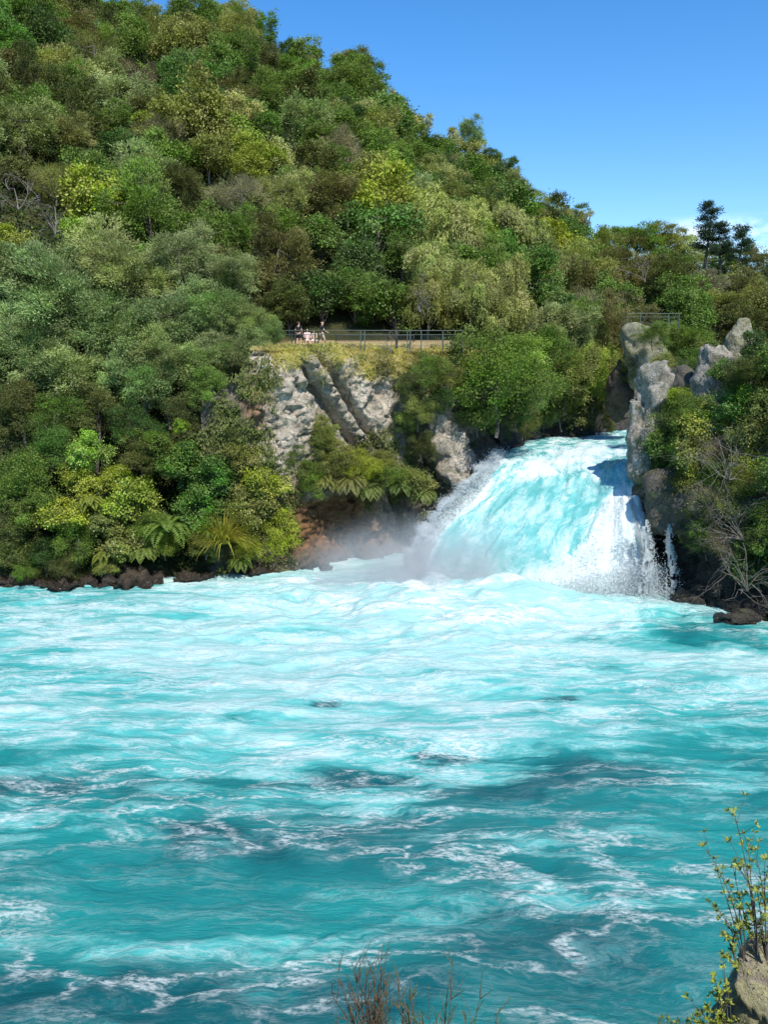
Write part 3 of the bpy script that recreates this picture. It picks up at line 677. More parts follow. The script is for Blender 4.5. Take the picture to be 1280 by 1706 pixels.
COL = {'mid': (.105, .165, .035), 'green': (.085, .155, .032), 'dark': (.045, .085, .024), 'yellow': (.22, .265, .04), 'olive': (.165, .185, .055), 'sage': (.19, .24, .105),
       'bluegreen': (.16, .235, .10), 'brown': (.18, .15, .10), 'bronze': (.115, .118, .042), 'pale': (.33, .35, .14), 'lime': (.185, .28, .045), 'grey': (.23, .225, .15), 'willow': (.225, .255, .095), 'darkolive': (.085, .10, .032)}
CWORD = {'mid': 'mid green', 'green': 'fresh green', 'dark': 'dark green', 'yellow': 'yellow-green', 'olive': 'olive green', 'sage': 'sage green', 'bluegreen': 'blue-green', 'brown': 'brown',
         'bronze': 'dark bronze', 'pale': 'pale cream', 'lime': 'bright lime', 'grey': 'grey-brown', 'willow': 'silvery olive', 'darkolive': 'dull olive'}
KWORD = {'broad': 'broadleaf', 'dense': 'dense', 'feathery': 'feathery', 'willow': 'drooping', 'conifer': 'needled', 'twiggy': 'twiggy', 'coarse': 'large-leaved', 'bush': 'bushy'}
VEG = []
def plant(kind, colr, loc, r, name='tree', cat='tree', label=None, group=None, var=None, hi=1.0, zs=1.0, rz=None, cj=.12, trunk=True, low=None):
    var = random.randrange(4) if var is None else var
    cm, tm = lib(kind, var, hi, (cat != 'tree') if low is None else low)
    root = empty(name, loc, random.uniform(0, 6.28) if rz is None else rz)
    root.rotation_euler.x = random.uniform(-.08, .08); root.rotation_euler.y = random.uniform(-.08, .08)
    root.scale = (r * random.uniform(.9, 1.1), r * random.uniform(.9, 1.1), r * zs)
    c = link('crown' if cat == 'tree' else 'foliage', cm, None, root); c.location = (0, 0, 0)
    root.rotation_euler.x *= 1.6; v = random.uniform(1 - cj, 1 + cj); b = COL[colr] if isinstance(colr, str) else colr
    c.color = (b[0] * 1.2 * v * random.uniform(1 - cj * .6, 1 + cj * .6), b[1] * 1.13 * v, b[2] * .95 * v * random.uniform(1 - cj, 1 + cj), 1)
    if trunk: link('trunk' if cat == 'tree' else 'stems', tm, None, root)
    tag(root, label, cat, group); VEG.append((root, kind, colr)); return root

# trees: placed by the ray through the picture onto the hillside, crown centre h above the ground
def find(px, py, rpx, hc=1.0, Y0=52, Y1=165):
    Ys = np.arange(Y0, Y1, .5); d = ray(px, py); s = Ys / d[1]; X = d[0] * s; Z = EYE + d[2] * s; dep = s
    g = hgt(X, Ys) + hc * rpx * dep / F
    ok = np.where(Z <= g)[0]; i = ok[0] if len(ok) else len(Ys) - 1
    return np.array([X[i], Ys[i], Z[i]]), rpx * dep[i] / F
occupied = []
def T(px, py, rpx, kind, colr, label, zs=1.0, Y=None, hc=1.0, hi=1.0, group='trees on the forested hillside', cat='tree', name='tree', **kw):
    if Y is None: p, r = find(px, py, rpx, hc)
    else: p = at(px, py, Y); r = rpx * Y / F / cp
    occupied.append((p[0], p[1], r)); return plant(kind, colr, p, r, name, cat, label, group, zs=zs, hi=hi, **kw)

for px, py, r, k, c, Y, lab in [(535,498,46,'coarse','dark',66.5,'dark leafy tree shading the back of the platform behind the people'),(600,492,46,'dense','mid',67,'round tree at the back of the platform in the middle'),(655,505,44,'coarse','mid',66,'leafy tree standing behind the middle of the railing'),
    (715,500,52,'willow','olive',66,'olive willow crown low behind the right half of the railing'),(778,505,52,'willow','willow',65.5,'silvery willow curtain behind the railing end'),(480,505,46,'dense','darkolive',65,'dull olive tree at the left back corner of the platform'),(840,530,48,'willow','olive',66,'olive willow between railing end and gorge')]:
    T(px, py, r, k, c, lab, .95, Y=Y, hi=1.35, group='trees at the back of the platform')
# ---- hillside trees one can pick out
HT = [
 (330,45,52,'dense','mid','big round mid green tree on the skyline at the summit',.95),(240,30,34,'feathery','olive','olive feathery tree at the skyline left of the round summit tree',1),
 (385,30,40,'feathery','willow','pale tufted tree on the skyline right of the round summit tree',1),(430,60,34,'dense','green','dark glossy skyline tree where the ridge first drops',1),
 (478,98,26,'conifer','dark','small dark pointed tree on the ridge notch',1.2),(512,95,34,'broad','mid','round green ridge tree right of the small dark pointed one',.9),
 (580,108,36,'feathery','olive','olive spreading tree at the end of the upper ridge',.8),(50,40,55,'dense','mid','large dense tree in the upper left corner',1),
 (130,55,44,'feathery','bronze','bronze tinted tree near the upper left corner',1),(178,148,36,'coarse','pale','cream flowering tree high on the left slope',1.1),
 (120,150,40,'dense','mid','dense green tree left of the cream flowering tree',1),(28,120,42,'broad','bronze','rusty green tree at the left edge below the corner tree',.9),
 (226,130,34,'twiggy','brown','thin brown twiggy tree right of the cream flowering tree',1),(250,165,36,'twiggy','grey','grey bare-looking tree below the thin brown one',.9),
 (315,188,42,'twiggy','brown','purplish brown dead-topped tree in mid slope',.8),(300,130,36,'dense','green','dark green tree above the purplish brown one',1),
 (380,185,40,'broad','pale','pale flowering tree right of the purplish brown one',.9),(440,160,40,'dense','mid','round green tree on the ridge flank',.9),
 (360,110,42,'broad','mid','mid green tree below the summit tree',.9),(500,165,42,'broad','darkolive','dark olive tree on the upper right flank',.9),
 (560,170,36,'broad','green','deep green tree on the right flank of the ridge',1),(620,150,26,'feathery','willow','pale wispy tree on the ridge shoulder',1),
 (612,228,28,'broad','lime','bright lime green tree on the right flank',.8),(468,214,20,'twiggy','brown','small pink-brown tree in the middle of the slope',.9),
 (540,235,40,'dense','mid','dense tree left of the bright lime tree',.9),(655,190,30,'dense','green','green tree on the shoulder above the lime tree',1),
 (245,225,34,'broad','yellow','yellow-green tree in the middle of the left slope',.9),(200,210,36,'dense','mid','dark rounded tree just left of the middle yellow-green tree',.9),
 (40,215,60,'feathery','sage','broad pale sage tree at the left edge',.8),(110,225,44,'feathery','willow','silvery tree right of the broad sage tree',.8),
 (90,300,44,'twiggy','olive','brown-olive twiggy tree at left above the bright broadleaf',1),(22,290,36,'coarse','darkolive','dark tree at the left edge beside the olive twiggy tree',1),
 (150,330,62,'coarse','yellow','bright yellow-green broadleaf tree at left centre',1.1),(130,400,46,'coarse','lime','lower bright lime tree below the yellow-green broadleaf',1),
 (15,400,34,'coarse','yellow','yellow-green tree cut by the left frame edge',1),(232,290,52,'feathery','sage','grey sage tree right of the yellow-green broadleaf',.9),
 (300,322,54,'conifer','darkolive','dark rounded needled tree in the centre left of the slope',1.15),(350,262,44,'broad','olive','pale olive tree above the dark needled tree',.8),
 (410,275,42,'broad','yellow','sunlit yellow-green tree between sage trees',.8),(455,250,36,'coarse','pale','pale flowering tree in mid slope right of centre',.9),
 (505,275,40,'coarse','pale','light green flowering tree beside the pale one',.9),(400,325,46,'twiggy','grey','grey wispy tree right of the dark needled tree',.9),
 (470,330,50,'feathery','willow','silvery wispy tree in the middle of the slope',.9),(555,330,50,'conifer','bronze','brown-green needled tree above the platform',1),
 (460,435,62,'conifer','bronze','large bronze-brown needled tree above the left end of the railing',1.15),(380,390,44,'feathery','mid','green feathery tree left of the large bronze one',1),
 (610,300,40,'broad','green','green tree below the lime tree on the right flank',.9),(660,270,34,'broad','mid','round tree on the right flank below the shoulder',.9),
 (690,330,46,'feathery','olive','olive tree above the great willow',.8),(540,400,44,'coarse','mid','green broadleaf right of the large bronze tree',1),
 (600,440,44,'coarse','dark','dark leafy tree behind the railing platform',1.1),(570,480,36,'coarse','mid','leafy overhanging tree above the people on the platform',.9),
 (625,500,40,'broad','green','rounded green shrub-like tree behind the railing',1.0),
 (735,275,34,'twiggy','brown','purple-brown tree below the palm-like heads on the ridge',.8),(784,228,26,'feathery','bluegreen','tall blue-green tree on the ridge beside the spiky heads',1.25),
 (815,268,20,'dense','dark','small dark tree right of the tall blue-green ridge tree',1),(838,280,22,'dense','green','second small dark tree on the stepped ridge',1),
 (850,325,36,'feathery','olive','olive tree below the stepped ridge',.9),(900,360,38,'feathery','willow','soft olive tree on the descending ridge',.8),
 (955,372,28,'conifer','mid','dark green tree near the low point of the ridge',1),(750,380,80,'willow','willow','great silvery willow above the gorge, upper crown',.85),
 (850,400,72,'willow','willow','great silvery willow, right crown over the gorge',.95),(720,460,64,'willow','willow','lower left willow drooping beside the railing',1),
 (820,480,70,'willow','willow','willow hanging low over the railing end',1),(910,470,52,'willow','olive','olive willow right of the great willow',1.1),
 (965,470,50,'conifer','bronze','brown-green needled tree above the gorge',1.2),(930,540,46,'feathery','sage','sage tree leaning over the gorge',1.1),
 (985,540,46,'feathery','mid','green tree overhanging the gorge right of the sage one',1.3),(1000,430,48,'conifer','olive','olive needled tree below the low ridge',1),
 (1060,400,44,'feathery','mid','green rounded tree on the low right ridge',.8),(1040,450,50,'conifer','bronze','dark bronze tree in front of the low right ridge',1),
 (1110,410,36,'feathery','olive','olive tree on the right ridge left of the pines',.9),(1110,470,48,'conifer','darkolive','dark tree above the far fence',1),
 (1150,430,36,'feathery','willow','pale wispy tree below the pines',.9),(1155,480,44,'feathery','grey','grey tree right of the far fence',1),
 (1200,440,38,'conifer','mid','green tree directly below the pines',.9),(1235,480,44,'broad','olive','olive tree at the right below the pines',.9),
 (1270,445,34,'feathery','bronze','brown-green tree at the right frame edge under the cloud',1),(1270,510,42,'feathery','olive','yellowish olive tree at the right frame edge',1),
 (1205,510,40,'feathery','olive','mustard green tree behind the rock stack',.9),(1130,570,44,'feathery','mid','bright green bush between far block and beaked spire',1),
 (720,400,50,'willow','sage','pale willow crown between ridge and railing',.9),(500,500,30,'coarse','mid','leafy green tree shading the left end of the railing',1),
]
for px, py, r, k, c, lab, zs in HT: T(px, py, r, k, c, lab, zs, hi=1.35 if py > 300 else 1.0)
# ---- the feathery grey-green stand on the left bank
LB = [(418,592,40,'feathery','sage','sage tree hiding the left top corner of the cliff'),(440,560,26,'feathery','bluegreen','small blue-green boughs at the first post of the railing'),(85,600,64,'feathery','sage','sage tree filling the middle of the left bank stand'),(160,690,50,'bush','darkolive','dark bushy tree under the boughs of the left bank stand'),(225,715,44,'bush','dark','dark bush in the hollow behind the tall lime shrub'),(335,610,52,'feathery','bluegreen','blue-green tree low beside the cliff shoulder'),(265,600,54,'feathery','sage','sage boughs in front of the pale blue-green tree'),(95,700,46,'bush','mid','mid green bush beneath the feathery stand at left'),
 (40,460,80,'feathery','sage','broad sage tree at the left frame edge above the bank'),(120,520,86,'feathery','bluegreen','large blue-green feathery tree in the middle of the left bank stand'),
 (215,470,62,'feathery','willow','yellowish sage tree at the top of the left bank stand'),(30,580,70,'feathery','bluegreen','lower blue-green tree at the left frame edge'),
 (200,560,72,'feathery','bluegreen','blue-green tree with hanging boughs left of the bank centre'),(285,540,66,'feathery','bluegreen','pale blue-green tree right of centre in the bank stand'),
 (300,430,52,'feathery','sage','grey-green tree behind the bank stand'),(370,520,56,'feathery','bluegreen','blue-green tree beside the left end of the railing'),
 (425,545,38,'feathery','sage','sage boughs reaching toward the railing'),(380,590,42,'feathery','sage','small sage tree over the cliff edge'),(130,630,72,'feathery','sage','lower sage tree hanging over the bank shrubs'),
 (240,640,58,'feathery','bluegreen','lowest blue-green tree above the yellow shrubs'),(30,680,54,'bush','darkolive','dark shrubby tree low at the left edge'),(390,455,44,'feathery','sage','small sage tree up-slope of the railing end')]
for i, (px, py, r, k, c, lab) in enumerate(LB): T(px, py, r, k, c, lab, .95, hi=1.8, Y=53.6 + (700 - py) * .03, group='feathery trees on the left bank')
# ---- tree on the cliff end and its neighbours
T(828,630,80,'bush','mid','large rounded green tree growing over the gorge edge beside the cliff',1.15,Y=57.4,hi=2.2,group='trees at the gorge', low=True)
T(862,604,50,'bush','lime','yellow-green upper right crown beside the large rounded tree',1,Y=57.0,hi=2.0,group='trees at the gorge', low=True)
T(885,650,36,'bush','bluegreen','small blue-green tree at the right foot of the rounded tree',1,Y=60,hi=1.5,group='trees at the gorge', low=True)
T(945,620,52,'feathery','olive','olive tree hanging down the gorge wall',1.3,Y=69,hi=1.3,group='trees at the gorge', low=True)
T(990,620,40,'feathery','yellow','mossy yellow-olive tree on the gorge wall',1.6,Y=70,hi=1.3,group='trees at the gorge', low=True)
T(910,590,44,'feathery','mid','mid green tree between the rounded tree and the gorge wall',1.2,Y=67,hi=1.3,group='trees at the gorge', low=True)
T(1020,560,34,'conifer','bronze','dark tree left of the far rock block',1.8,Y=72,group='trees at the gorge', low=True)
for px, py, r, k, c, Y, lab in [(935,668,40,'bush','olive',70,'olive bush hanging to the water in the middle of the gorge wall'),(835,695,34,'bush','dark',61.5,'dark bush at the foot of the large rounded tree'),(875,700,26,'bush','darkolive',65,'dull bush over the water at the left of the crest'),(905,690,26,'bush','dark',68.5,'dark bush just above the crest at its left'),(1000,680,36,'bush','bronze',72,'bronze bush at the right end of the gorge wall'),(900,640,36,'bush','mid',67,'mid green bush above the left of the crest'),(1010,625,34,'bush','olive',71,'olive bush high on the right of the gorge wall'),(960,640,38,'feathery','mid',70.5,'green hanging tree in the centre of the gorge wall')]:
    T(px, py, r, k, c, lab, 1.2, Y=Y, hi=1.3, group='bushes on the gorge wall', low=True)
T(965,675,34,'bush','darkolive','dark bush low on the gorge wall above the water',1,Y=71,group='trees at the gorge', low=True)

# ---- fill the rest of the hillside
def project_xyz(p): return proj(p[0], p[1], p[2])
def fill():
    rng = np.random.default_rng(5); cand = []
    tries = 0; pts = list(occupied); made = []
    while tries < 9000 and len(made) < 172:
        tries += 1
        y = math.sqrt(rng.uniform(62 ** 2, 152 ** 2)); x = rng.uniform(-.52, .52) * y
        if river_dist(x, y) < 5: continue
        r_ = x / y; yf = np.interp(r_, [-.6, -.2, -.1, .12, .2, .3, .5], [58, 62, 68, 70, 76, 84, 86])
        if y < yf - 1: continue
        yr = float(np.interp(r_, _rr, _rp[:, 1]))
        if y > yr + 2.5: continue
        r = rng.uniform(2.6, 4.3) * (.8 + .2 * y / 110); g = hgt1(x, y)
        if any((x - a) ** 2 + (y - b_) ** 2 < (.78 * (r * .9 + c * .8)) ** 2 for a, b_, c in pts): continue
        z = g + r * rng.uniform(.65, 1.0); px, py, dep = proj(x, y, z)
        if not (-60 < px < 1340 and py > -90): continue
        pts.append((x, y, r)); made.append((x, y, z, r, px, py))
    return made
made = fill(); auto = []
for (x, y, z, r, px, py) in made:
    n = vn(np.array([x * .06, y * .06, 0]), 4); u = random.random()
    if u < .30: k, c = 'dense', random.choice(['mid', 'mid', 'dark', 'green', 'darkolive'])
    elif u < .55: k, c = 'broad', random.choice(['mid', 'olive', 'green', 'yellow' if n > 0 else 'mid', 'olive'])
    elif u < .78: k, c = 'feathery', random.choice(['olive', 'willow', 'sage', 'mid'])
    elif u < .88: k, c = 'conifer', random.choice(['darkolive', 'bronze', 'mid'])
    elif u < .93: k, c = 'twiggy', random.choice(['grey', 'brown', 'olive'])
    else: k, c = 'coarse', random.choice(['mid', 'lime', 'green'])
    o = plant(k, c, (x, y, z), r, 'tree', 'tree', None, 'trees on the forested hillside', zs=random.uniform(.8, 1.15))
    auto.append((o, k, c, px, py, r))
def zone(px, py):
    if px < 215: h = 'at far left'
    elif px < 430: h = 'above the left bank'
    elif px < 640: h = 'above the people'
    elif px < 800: h = 'above the railing end'
    elif px < 1000: h = 'above the falls'
    else: h = 'above the right rocks'
    sky = np.interp(px, [0, 400, 470, 600, 710, 850, 980, 1250], [0, 15, 75, 95, 212, 290, 380, 430]); t = (py - sky) / max(60, 545 - sky)
    v = 'on the skyline' if t < .08 else 'just under the skyline' if t < .22 else 'on the upper slope' if t < .42 else 'halfway down' if t < .62 else 'on the lower slope' if t < .85 else 'at the slope foot'
    return v, h
ORD = ['leftmost', 'second from left', 'third from left', 'fourth from left', 'fifth from left', 'sixth from left', 'seventh from left', 'eighth from left']
groups_ = {}
for a in auto: groups_.setdefault(f'{CWORD[a[2]]} {KWORD[a[1]]} tree {zone(a[3], a[4])[0]} {zone(a[3], a[4])[1]}', []).append(a)
for k, L_ in groups_.items():
    L_.sort(key=lambda a: a[3])
    for i, a in enumerate(L_):
        a[0]['label'] = k if len(L_) == 1 else f'{k}, {ORD[i] if i < len(L_) - 1 or i == 0 else "rightmost"}'

# understorey between the crowns
def understorey():
    rng = np.random.default_rng(3); n = 330000
    y = np.sqrt(rng.uniform(49 ** 2, 158 ** 2, n)); kk = rng.uniform(size=n) < .2; y = np.where(kk, rng.uniform(49, 66, n), y); x = rng.uniform(-.56, .56, n) * y
    d = river_dist(x, y); ok = (d > .6) & ~((x > -9.5) & (x < 11) & (y < 67.5)) & (y > 30) & (y < np.interp(x / y, _rr, _rp[:, 1]) + 5)
    x, y = x[ok], y[ok]; cl = vn(P3(x, y, 0, .9), 3); z = hgt(x, y) + rng.uniform(0, 1.0, len(x)) * (.5 + .6 * cl); P = np.stack([x, y, z], -1)
    U = unit(rng.normal(size=P.shape)); Wd = unit(np.cross(U, unit(rng.normal(size=P.shape) * .5 + np.array([0, -.3, 1]))))
    s = .10 + .0022 * y
    me = foliage_mesh('undergrowth', P, U, Wd, s * rng.uniform(1.0, 2.0, len(x)), s * rng.uniform(.6, 1.1, len(x)), .45 + .15 * cl + rng.normal(0, .12, len(x)), .5 + rng.normal(0, .2, len(x)))
    o = link('undergrowth', me, M_LEAF); o.color = (.07, .10, .028, 1); tag(o, 'low leafy undergrowth covering the hillside', 'undergrowth', kind='stuff')
understorey()

# ---- spiky cabbage-tree heads on the ridge
def spiky_head(rng, c, R_, n=90, l=1.0, droop=.25, lw=.09):
    d = unit(rng.normal(size=(n, 3)) + np.array([0, 0, .35])); P = c + d * R_ * .5; U = unit(d + np.array([0, 0, -droop])); Wd = unit(np.cross(U, rng.normal(size=(n, 3))))
    return P, U, Wd, np.full(n, R_ * l), np.full(n, R_ * lw)
def cabbage(px, py, Y, s, lab, seed):
    rng = np.random.default_rng(seed); g = at(px, py, Y); root = empty('cabbage_tree', g); A = []; paths = []
    for i in range(7):
        e = np.array([rng.normal(0, 1.2), rng.normal(0, .9), rng.uniform(-1.3, 1.5)]) * s; A.append(spiky_head(rng, e, 1.15 * s)); t = np.linspace(0, 1, 6)[:, None]
        paths.append((np.array([0, 0, -4.5]) * (1 - t) + e * t + np.array([0, 0, -.6]) * t * (1 - t), .14 - .07 * t[:, 0], 6))
    cat_ = [np.concatenate([a[k] for a in A]) for k in range(5)]; n = len(cat_[0])
    c = link('crown', foliage_mesh('crown', *cat_, rng.uniform(.3, .9, n), rng.uniform(.3, .7, n)), M_LEAF, root); c.color = (.30, .29, .10, 1)
    link('trunk', tube_mesh('trunk', paths), M_BARK, root); tag(root, lab, 'tree', 'spiky cabbage trees on the ridge')
for i, a in enumerate([(692,212,141,.95,'spiky yellow-green cabbage tree where the ridge turns down'),(752,232,139,1.0,'tall clump of spiky pale heads left of the blue-green ridge tree'),(772,258,137,.8,'lower spiky pale head below the blue-green ridge tree'),
       (605,112,146,.7,'cream spiky head at the end of the upper ridge'),(648,165,145,.7,'small spiky head on the ridge shoulder'),(969,365,121,.55,'small dark spiky tree at the low point of the ridge')]): cabbage(*a, seed=90 + i)
# ---- pines on the right skyline
def pine(px, ytop, ybot, Y, w, lab, seed, lay=7):
    rng = np.random.default_rng(seed); b0 = at(px, ybot, Y); H = (ybot - ytop) * Y / F; root = empty('pine_tree', b0); P, U, S, to = [], [], [], []; paths = []
    t = np.linspace(0, 1, 10); tr = np.stack([.25 * np.sin(t * 3 + seed), 0 * t, -3 + (H + 3) * t], -1); paths.append((tr, .2 * (1.15 - t), 7))
    for L_ in range(lay):
        f = .18 + .82 * L_ / (lay - 1)
        for k in range(rng.integers(3, 6)):
            a = rng.uniform(0, 6.28); ln = w * Y / F * (1.05 - .65 * f) * rng.uniform(.5, 1.1); e = np.array([math.cos(a) * ln, math.sin(a) * ln, H * f + rng.uniform(.0, .35)]); st = np.array([0, 0, H * f - .15])
            s = np.linspace(0, 1, 5)[:, None]; paths.append((st * (1 - s) + e * s, .05 * (1.1 - s[:, 0]), 4))
            for q in range(4):
                c = st + (e - st) * rng.uniform(.45, 1.05) + rng.normal(0, .12, 3); n = 70; o = rng.normal(size=(n, 3)) * np.array([.32, .32, .17]); P.append(c + o); U.append(unit(o + np.array([0, 0, .15]))); to.append(rng.normal(.5, .12) + rng.normal(0, .08, n))
    P = np.concatenate(P); U = np.concatenate(U); n = len(P); Wd = unit(np.cross(U, rng.normal(size=(n, 3)))); c = link('crown', foliage_mesh('crown', P, U, Wd, rng.uniform(.2, .4, n), np.full(n, .07), np.concatenate(to), rng.uniform(.3, .7, n)), M_LEAF, root); c.color = (.035, .065, .035, 1)
    link('trunk', tube_mesh('trunk', paths), M_BARK, root); tag(root, lab, 'tree', 'pines on the right skyline')
pine(1178, 350, 425, 110, 26, 'tallest dark pine on the right skyline', 5); pine(1200, 380, 432, 109, 22, 'shorter pine just right of the tallest pine', 8, 5); pine(1232, 388, 440, 108, 30, 'spreading flat-topped pine nearest the right cloud', 11, 5)
# bare snag on the summit
def snag(px, py, Y, s, lab, seed, mat=M_TWIG, n=5, cat='dead tree', name='dead_tree', group=None, lean=(0, 0), r0=.07):
    rng = np.random.default_rng(seed); paths = []
    def br(p, d, l, r, dep):
        k = 6; pts = [p]; 
        for i in range(k): d = unit(d + rng.normal(0, .22, 3) + np.array([0, 0, -.02])); pts.append(pts[-1] + d * l / k)
        paths.append((np.array(pts), r * np.linspace(1, .45, k + 1), 5))
        if dep > 0:
            for q in range(rng.integers(2, 4)): j = rng.integers(2, k + 1); br(pts[j], unit(d + rng.normal(0, .6, 3)), l * rng.uniform(.5, .8), r * .5, dep - 1)
    for i in range(n): br(np.zeros(3), unit(np.array([rng.normal(lean[0], .5), rng.normal(lean[1], .4), 1.0])), s * rng.uniform(.5, .8), r0 * s / 3, 3)
    o = link(name, tube_mesh(name, paths), mat); o.location = at(px, py, Y); tag(o, lab, cat, group); return o
snag(214, 34, 150, 3.2, 'bare forked snag against the sky at the top of the hill', 3)
snag(92, 392, 62, 3.2, 'pale dead forked stems left of the bright broadleaf', 4, n=4)
for i, (px, py, Y, s_, lab) in enumerate([(262,318,88,3.0,'pale bare stems left of the dark needled tree'),(655,590,57,1.6,'dead twigs on the grassy brow of the cliff'),(505,345,92,3.0,'pale bare branches in the middle of the slope'),(420,190,118,3.0,'grey bare branches high on the slope'),(1075,470,84,3.0,'bare grey branches above the far fence'),(30,350,70,3.4,'long pale bare stems at the left edge of the slope')]): snag(px, py, Y, s_, lab, 300 + i, n=4, r0=.06)
snag(700, 520, 59, 2.6, 'pale arching dead branch beside the railing willow', 6, n=3, lean=(-.6, 0))

# ------------------------------------------------------------------ bank shrubs (left), cliff plants, right bank
SH = [ # px,py,rpx,kind,colour,Y,label
 (40,800,64,'bush','mid',50.8,'dull green shrub at the left edge above the waterline'),(30,870,52,'bush','darkolive',50.3,'dark shrub low at the left frame edge'),(88,745,46,'bush','green',51.8,'green bush below the sage trees at left'),
 (135,745,38,'coarse','lime',51.2,'pale lime large-leaved shrub, tallest of the bright bank shrubs'),(128,800,36,'coarse','yellow',51.0,'yellow-green shrub below the tallest lime one'),(115,860,46,'coarse','yellow',50.4,'bright yellow-green shrub low on the left bank'),
 (130,905,36,'bush','mid',49.9,'mid green bush hugging the bank rocks at left'),(190,800,30,'coarse','yellow',51.2,'small golden shrub between the two bright ones'),(225,835,50,'coarse','yellow',51.0,'large mounded yellow-green shrub in the middle of the left bank'),
 (205,905,44,'coarse','olive',50.5,'olive leafy mound over the wide bank rock'),(75,925,34,'bush','dark',49.8,'dark green bush at the waterline, far left'),(20,925,36,'bush','olive',49.8,'olive bush at the water in the left corner of the bank'),
 (300,770,50,'coarse','green',52.2,'glossy deep green shrub above the flax'),(350,800,48,'coarse','green',52.2,'fresh green hanging shrub right of the glossy one'),(320,855,46,'coarse','green',51.6,'glossy green shrub just over the flax clump'),
 (275,905,32,'bush','yellow',50.9,'small yellow-green bush left of the flax clump'),(310,690,36,'bush','darkolive',53.6,'dark olive shrub in the shade under the sage trees'),(302,712,18,'coarse','lime',52.6,'small bright lime sprig in the shaded gap'),
 (350,650,38,'bush','mid',53.2,'mid green bush on the cliff shoulder below the sage tree'),(395,700,32,'bush','dark',53.6,'dark bush on the shaded rock left of the pale cliff'),(440,640,26,'bush','olive',54.6,'olive bush at the left top corner of the pale cliff'),
 (405,760,34,'coarse','olive',53.0,'olive creeper shrub left under the pale cliff'),(440,800,44,'coarse','yellow',53.4,'yellow-spotted leafy shrub under the pale cliff'),(425,850,46,'coarse','olive',53.0,'leafy olive shrub left of the orange rock'),
 (470,870,32,'coarse','yellow',53.4,'yellow-green leafy shrub at the edge of the orange rock'),(440,900,38,'bush','yellow',52.6,'mossy yellow bush above the rock right of the flax'),(480,760,22,'bush','mid',54.6,'small green bush at the foot of the white rock face'),
 (540,730,30,'conifer','olive',55.0,'upright feathery olive shrub against the cliff'),(560,772,36,'bush','olive',55.0,'broad olive shrub spilling over the ledge'),(600,775,32,'bush','yellow',55.4,'yellow-tinged fern bush at the right of the ledge'),
 (520,790,34,'bush','mid',54.6,'green bush over the orange overhang'),(640,790,30,'bush','mid',56.4,'green tuft hanging from the right ledge'),(690,800,34,'coarse','olive',56.9,'leafy curtain at the right end of the overhang'),
 (682,640,24,'bush','darkolive',56.8,'dark ivy patch on the upper cliff right of the slabs'),(695,690,26,'bush','olive',56.6,'olive ivy patch in the middle right of the cliff'),(675,705,24,'bush','dark',57,'dark ivy patch beside the grey slab'),
 (715,620,30,'bush','mid',57.0,'green bush at the right top of the cliff'),(730,670,26,'bush','dark',57.2,'dark bush beside the pale rock nose'),(705,745,26,'bush','darkolive',57.0,'dark ferny patch above the overhang'),(748,628,24,'bush','olive',57.4,'olive bush at the end of the railing'),
 (640,770,26,'bush','olive',56.6,'ferny olive tuft under the grey slab'),(770,640,30,'bush','dark',58.2,'dark bush under the left side of the rounded tree'),(800,690,34,'bush','green',58.4,'green bush at the foot of the rounded tree'),(860,685,32,'bush','dark',59.4,'dark bush under the right side of the rounded tree')]
SH += [(60,845,44,'bush','mid',50.4,'mid green bush between the dark corner shrub and the bright ones'),(165,860,34,'coarse','olive',50.4,'olive leafy shrub under the golden one'),(250,880,34,'bush','mid',50.4,'mid green bush under the large yellow mound'),(235,765,36,'bush','darkolive',51.9,'dull dark bush behind the yellow mound'),
 (345,905,26,'bush','olive',50.7,'olive bush behind the flax blades'),(410,915,26,'bush','yellow',51.6,'low yellow-green bush right of the flax clump'),(180,945,24,'coarse','olive',49.6,'olive leaves trailing over the bank rocks'),(110,948,24,'bush','darkolive',49.4,'dark trailing bush over the flat slab'),(40,950,24,'bush','mid',49.2,'green trailing bush at the waterline at far left'),
 (255,738,30,'coarse','mid',52.0,'green shrub above the yellow mound'),(380,740,34,'bush','darkolive',53.2,'dark olive shrub in the shade beside the creeper'),(360,860,34,'coarse','mid',51.8,'mid green shrub behind the flax at right'),(395,860,34,'coarse','olive',52.2,'olive shrub right of the glossy ones')]
for px, py, r, k, c, Y, lab in SH: T(px, py, r, k, c, lab, random.uniform(.85, 1.1), Y=Y, hi=1.6, group='shrubs on the left bank and cliff', cat='shrub', name='shrub', trunk=True)
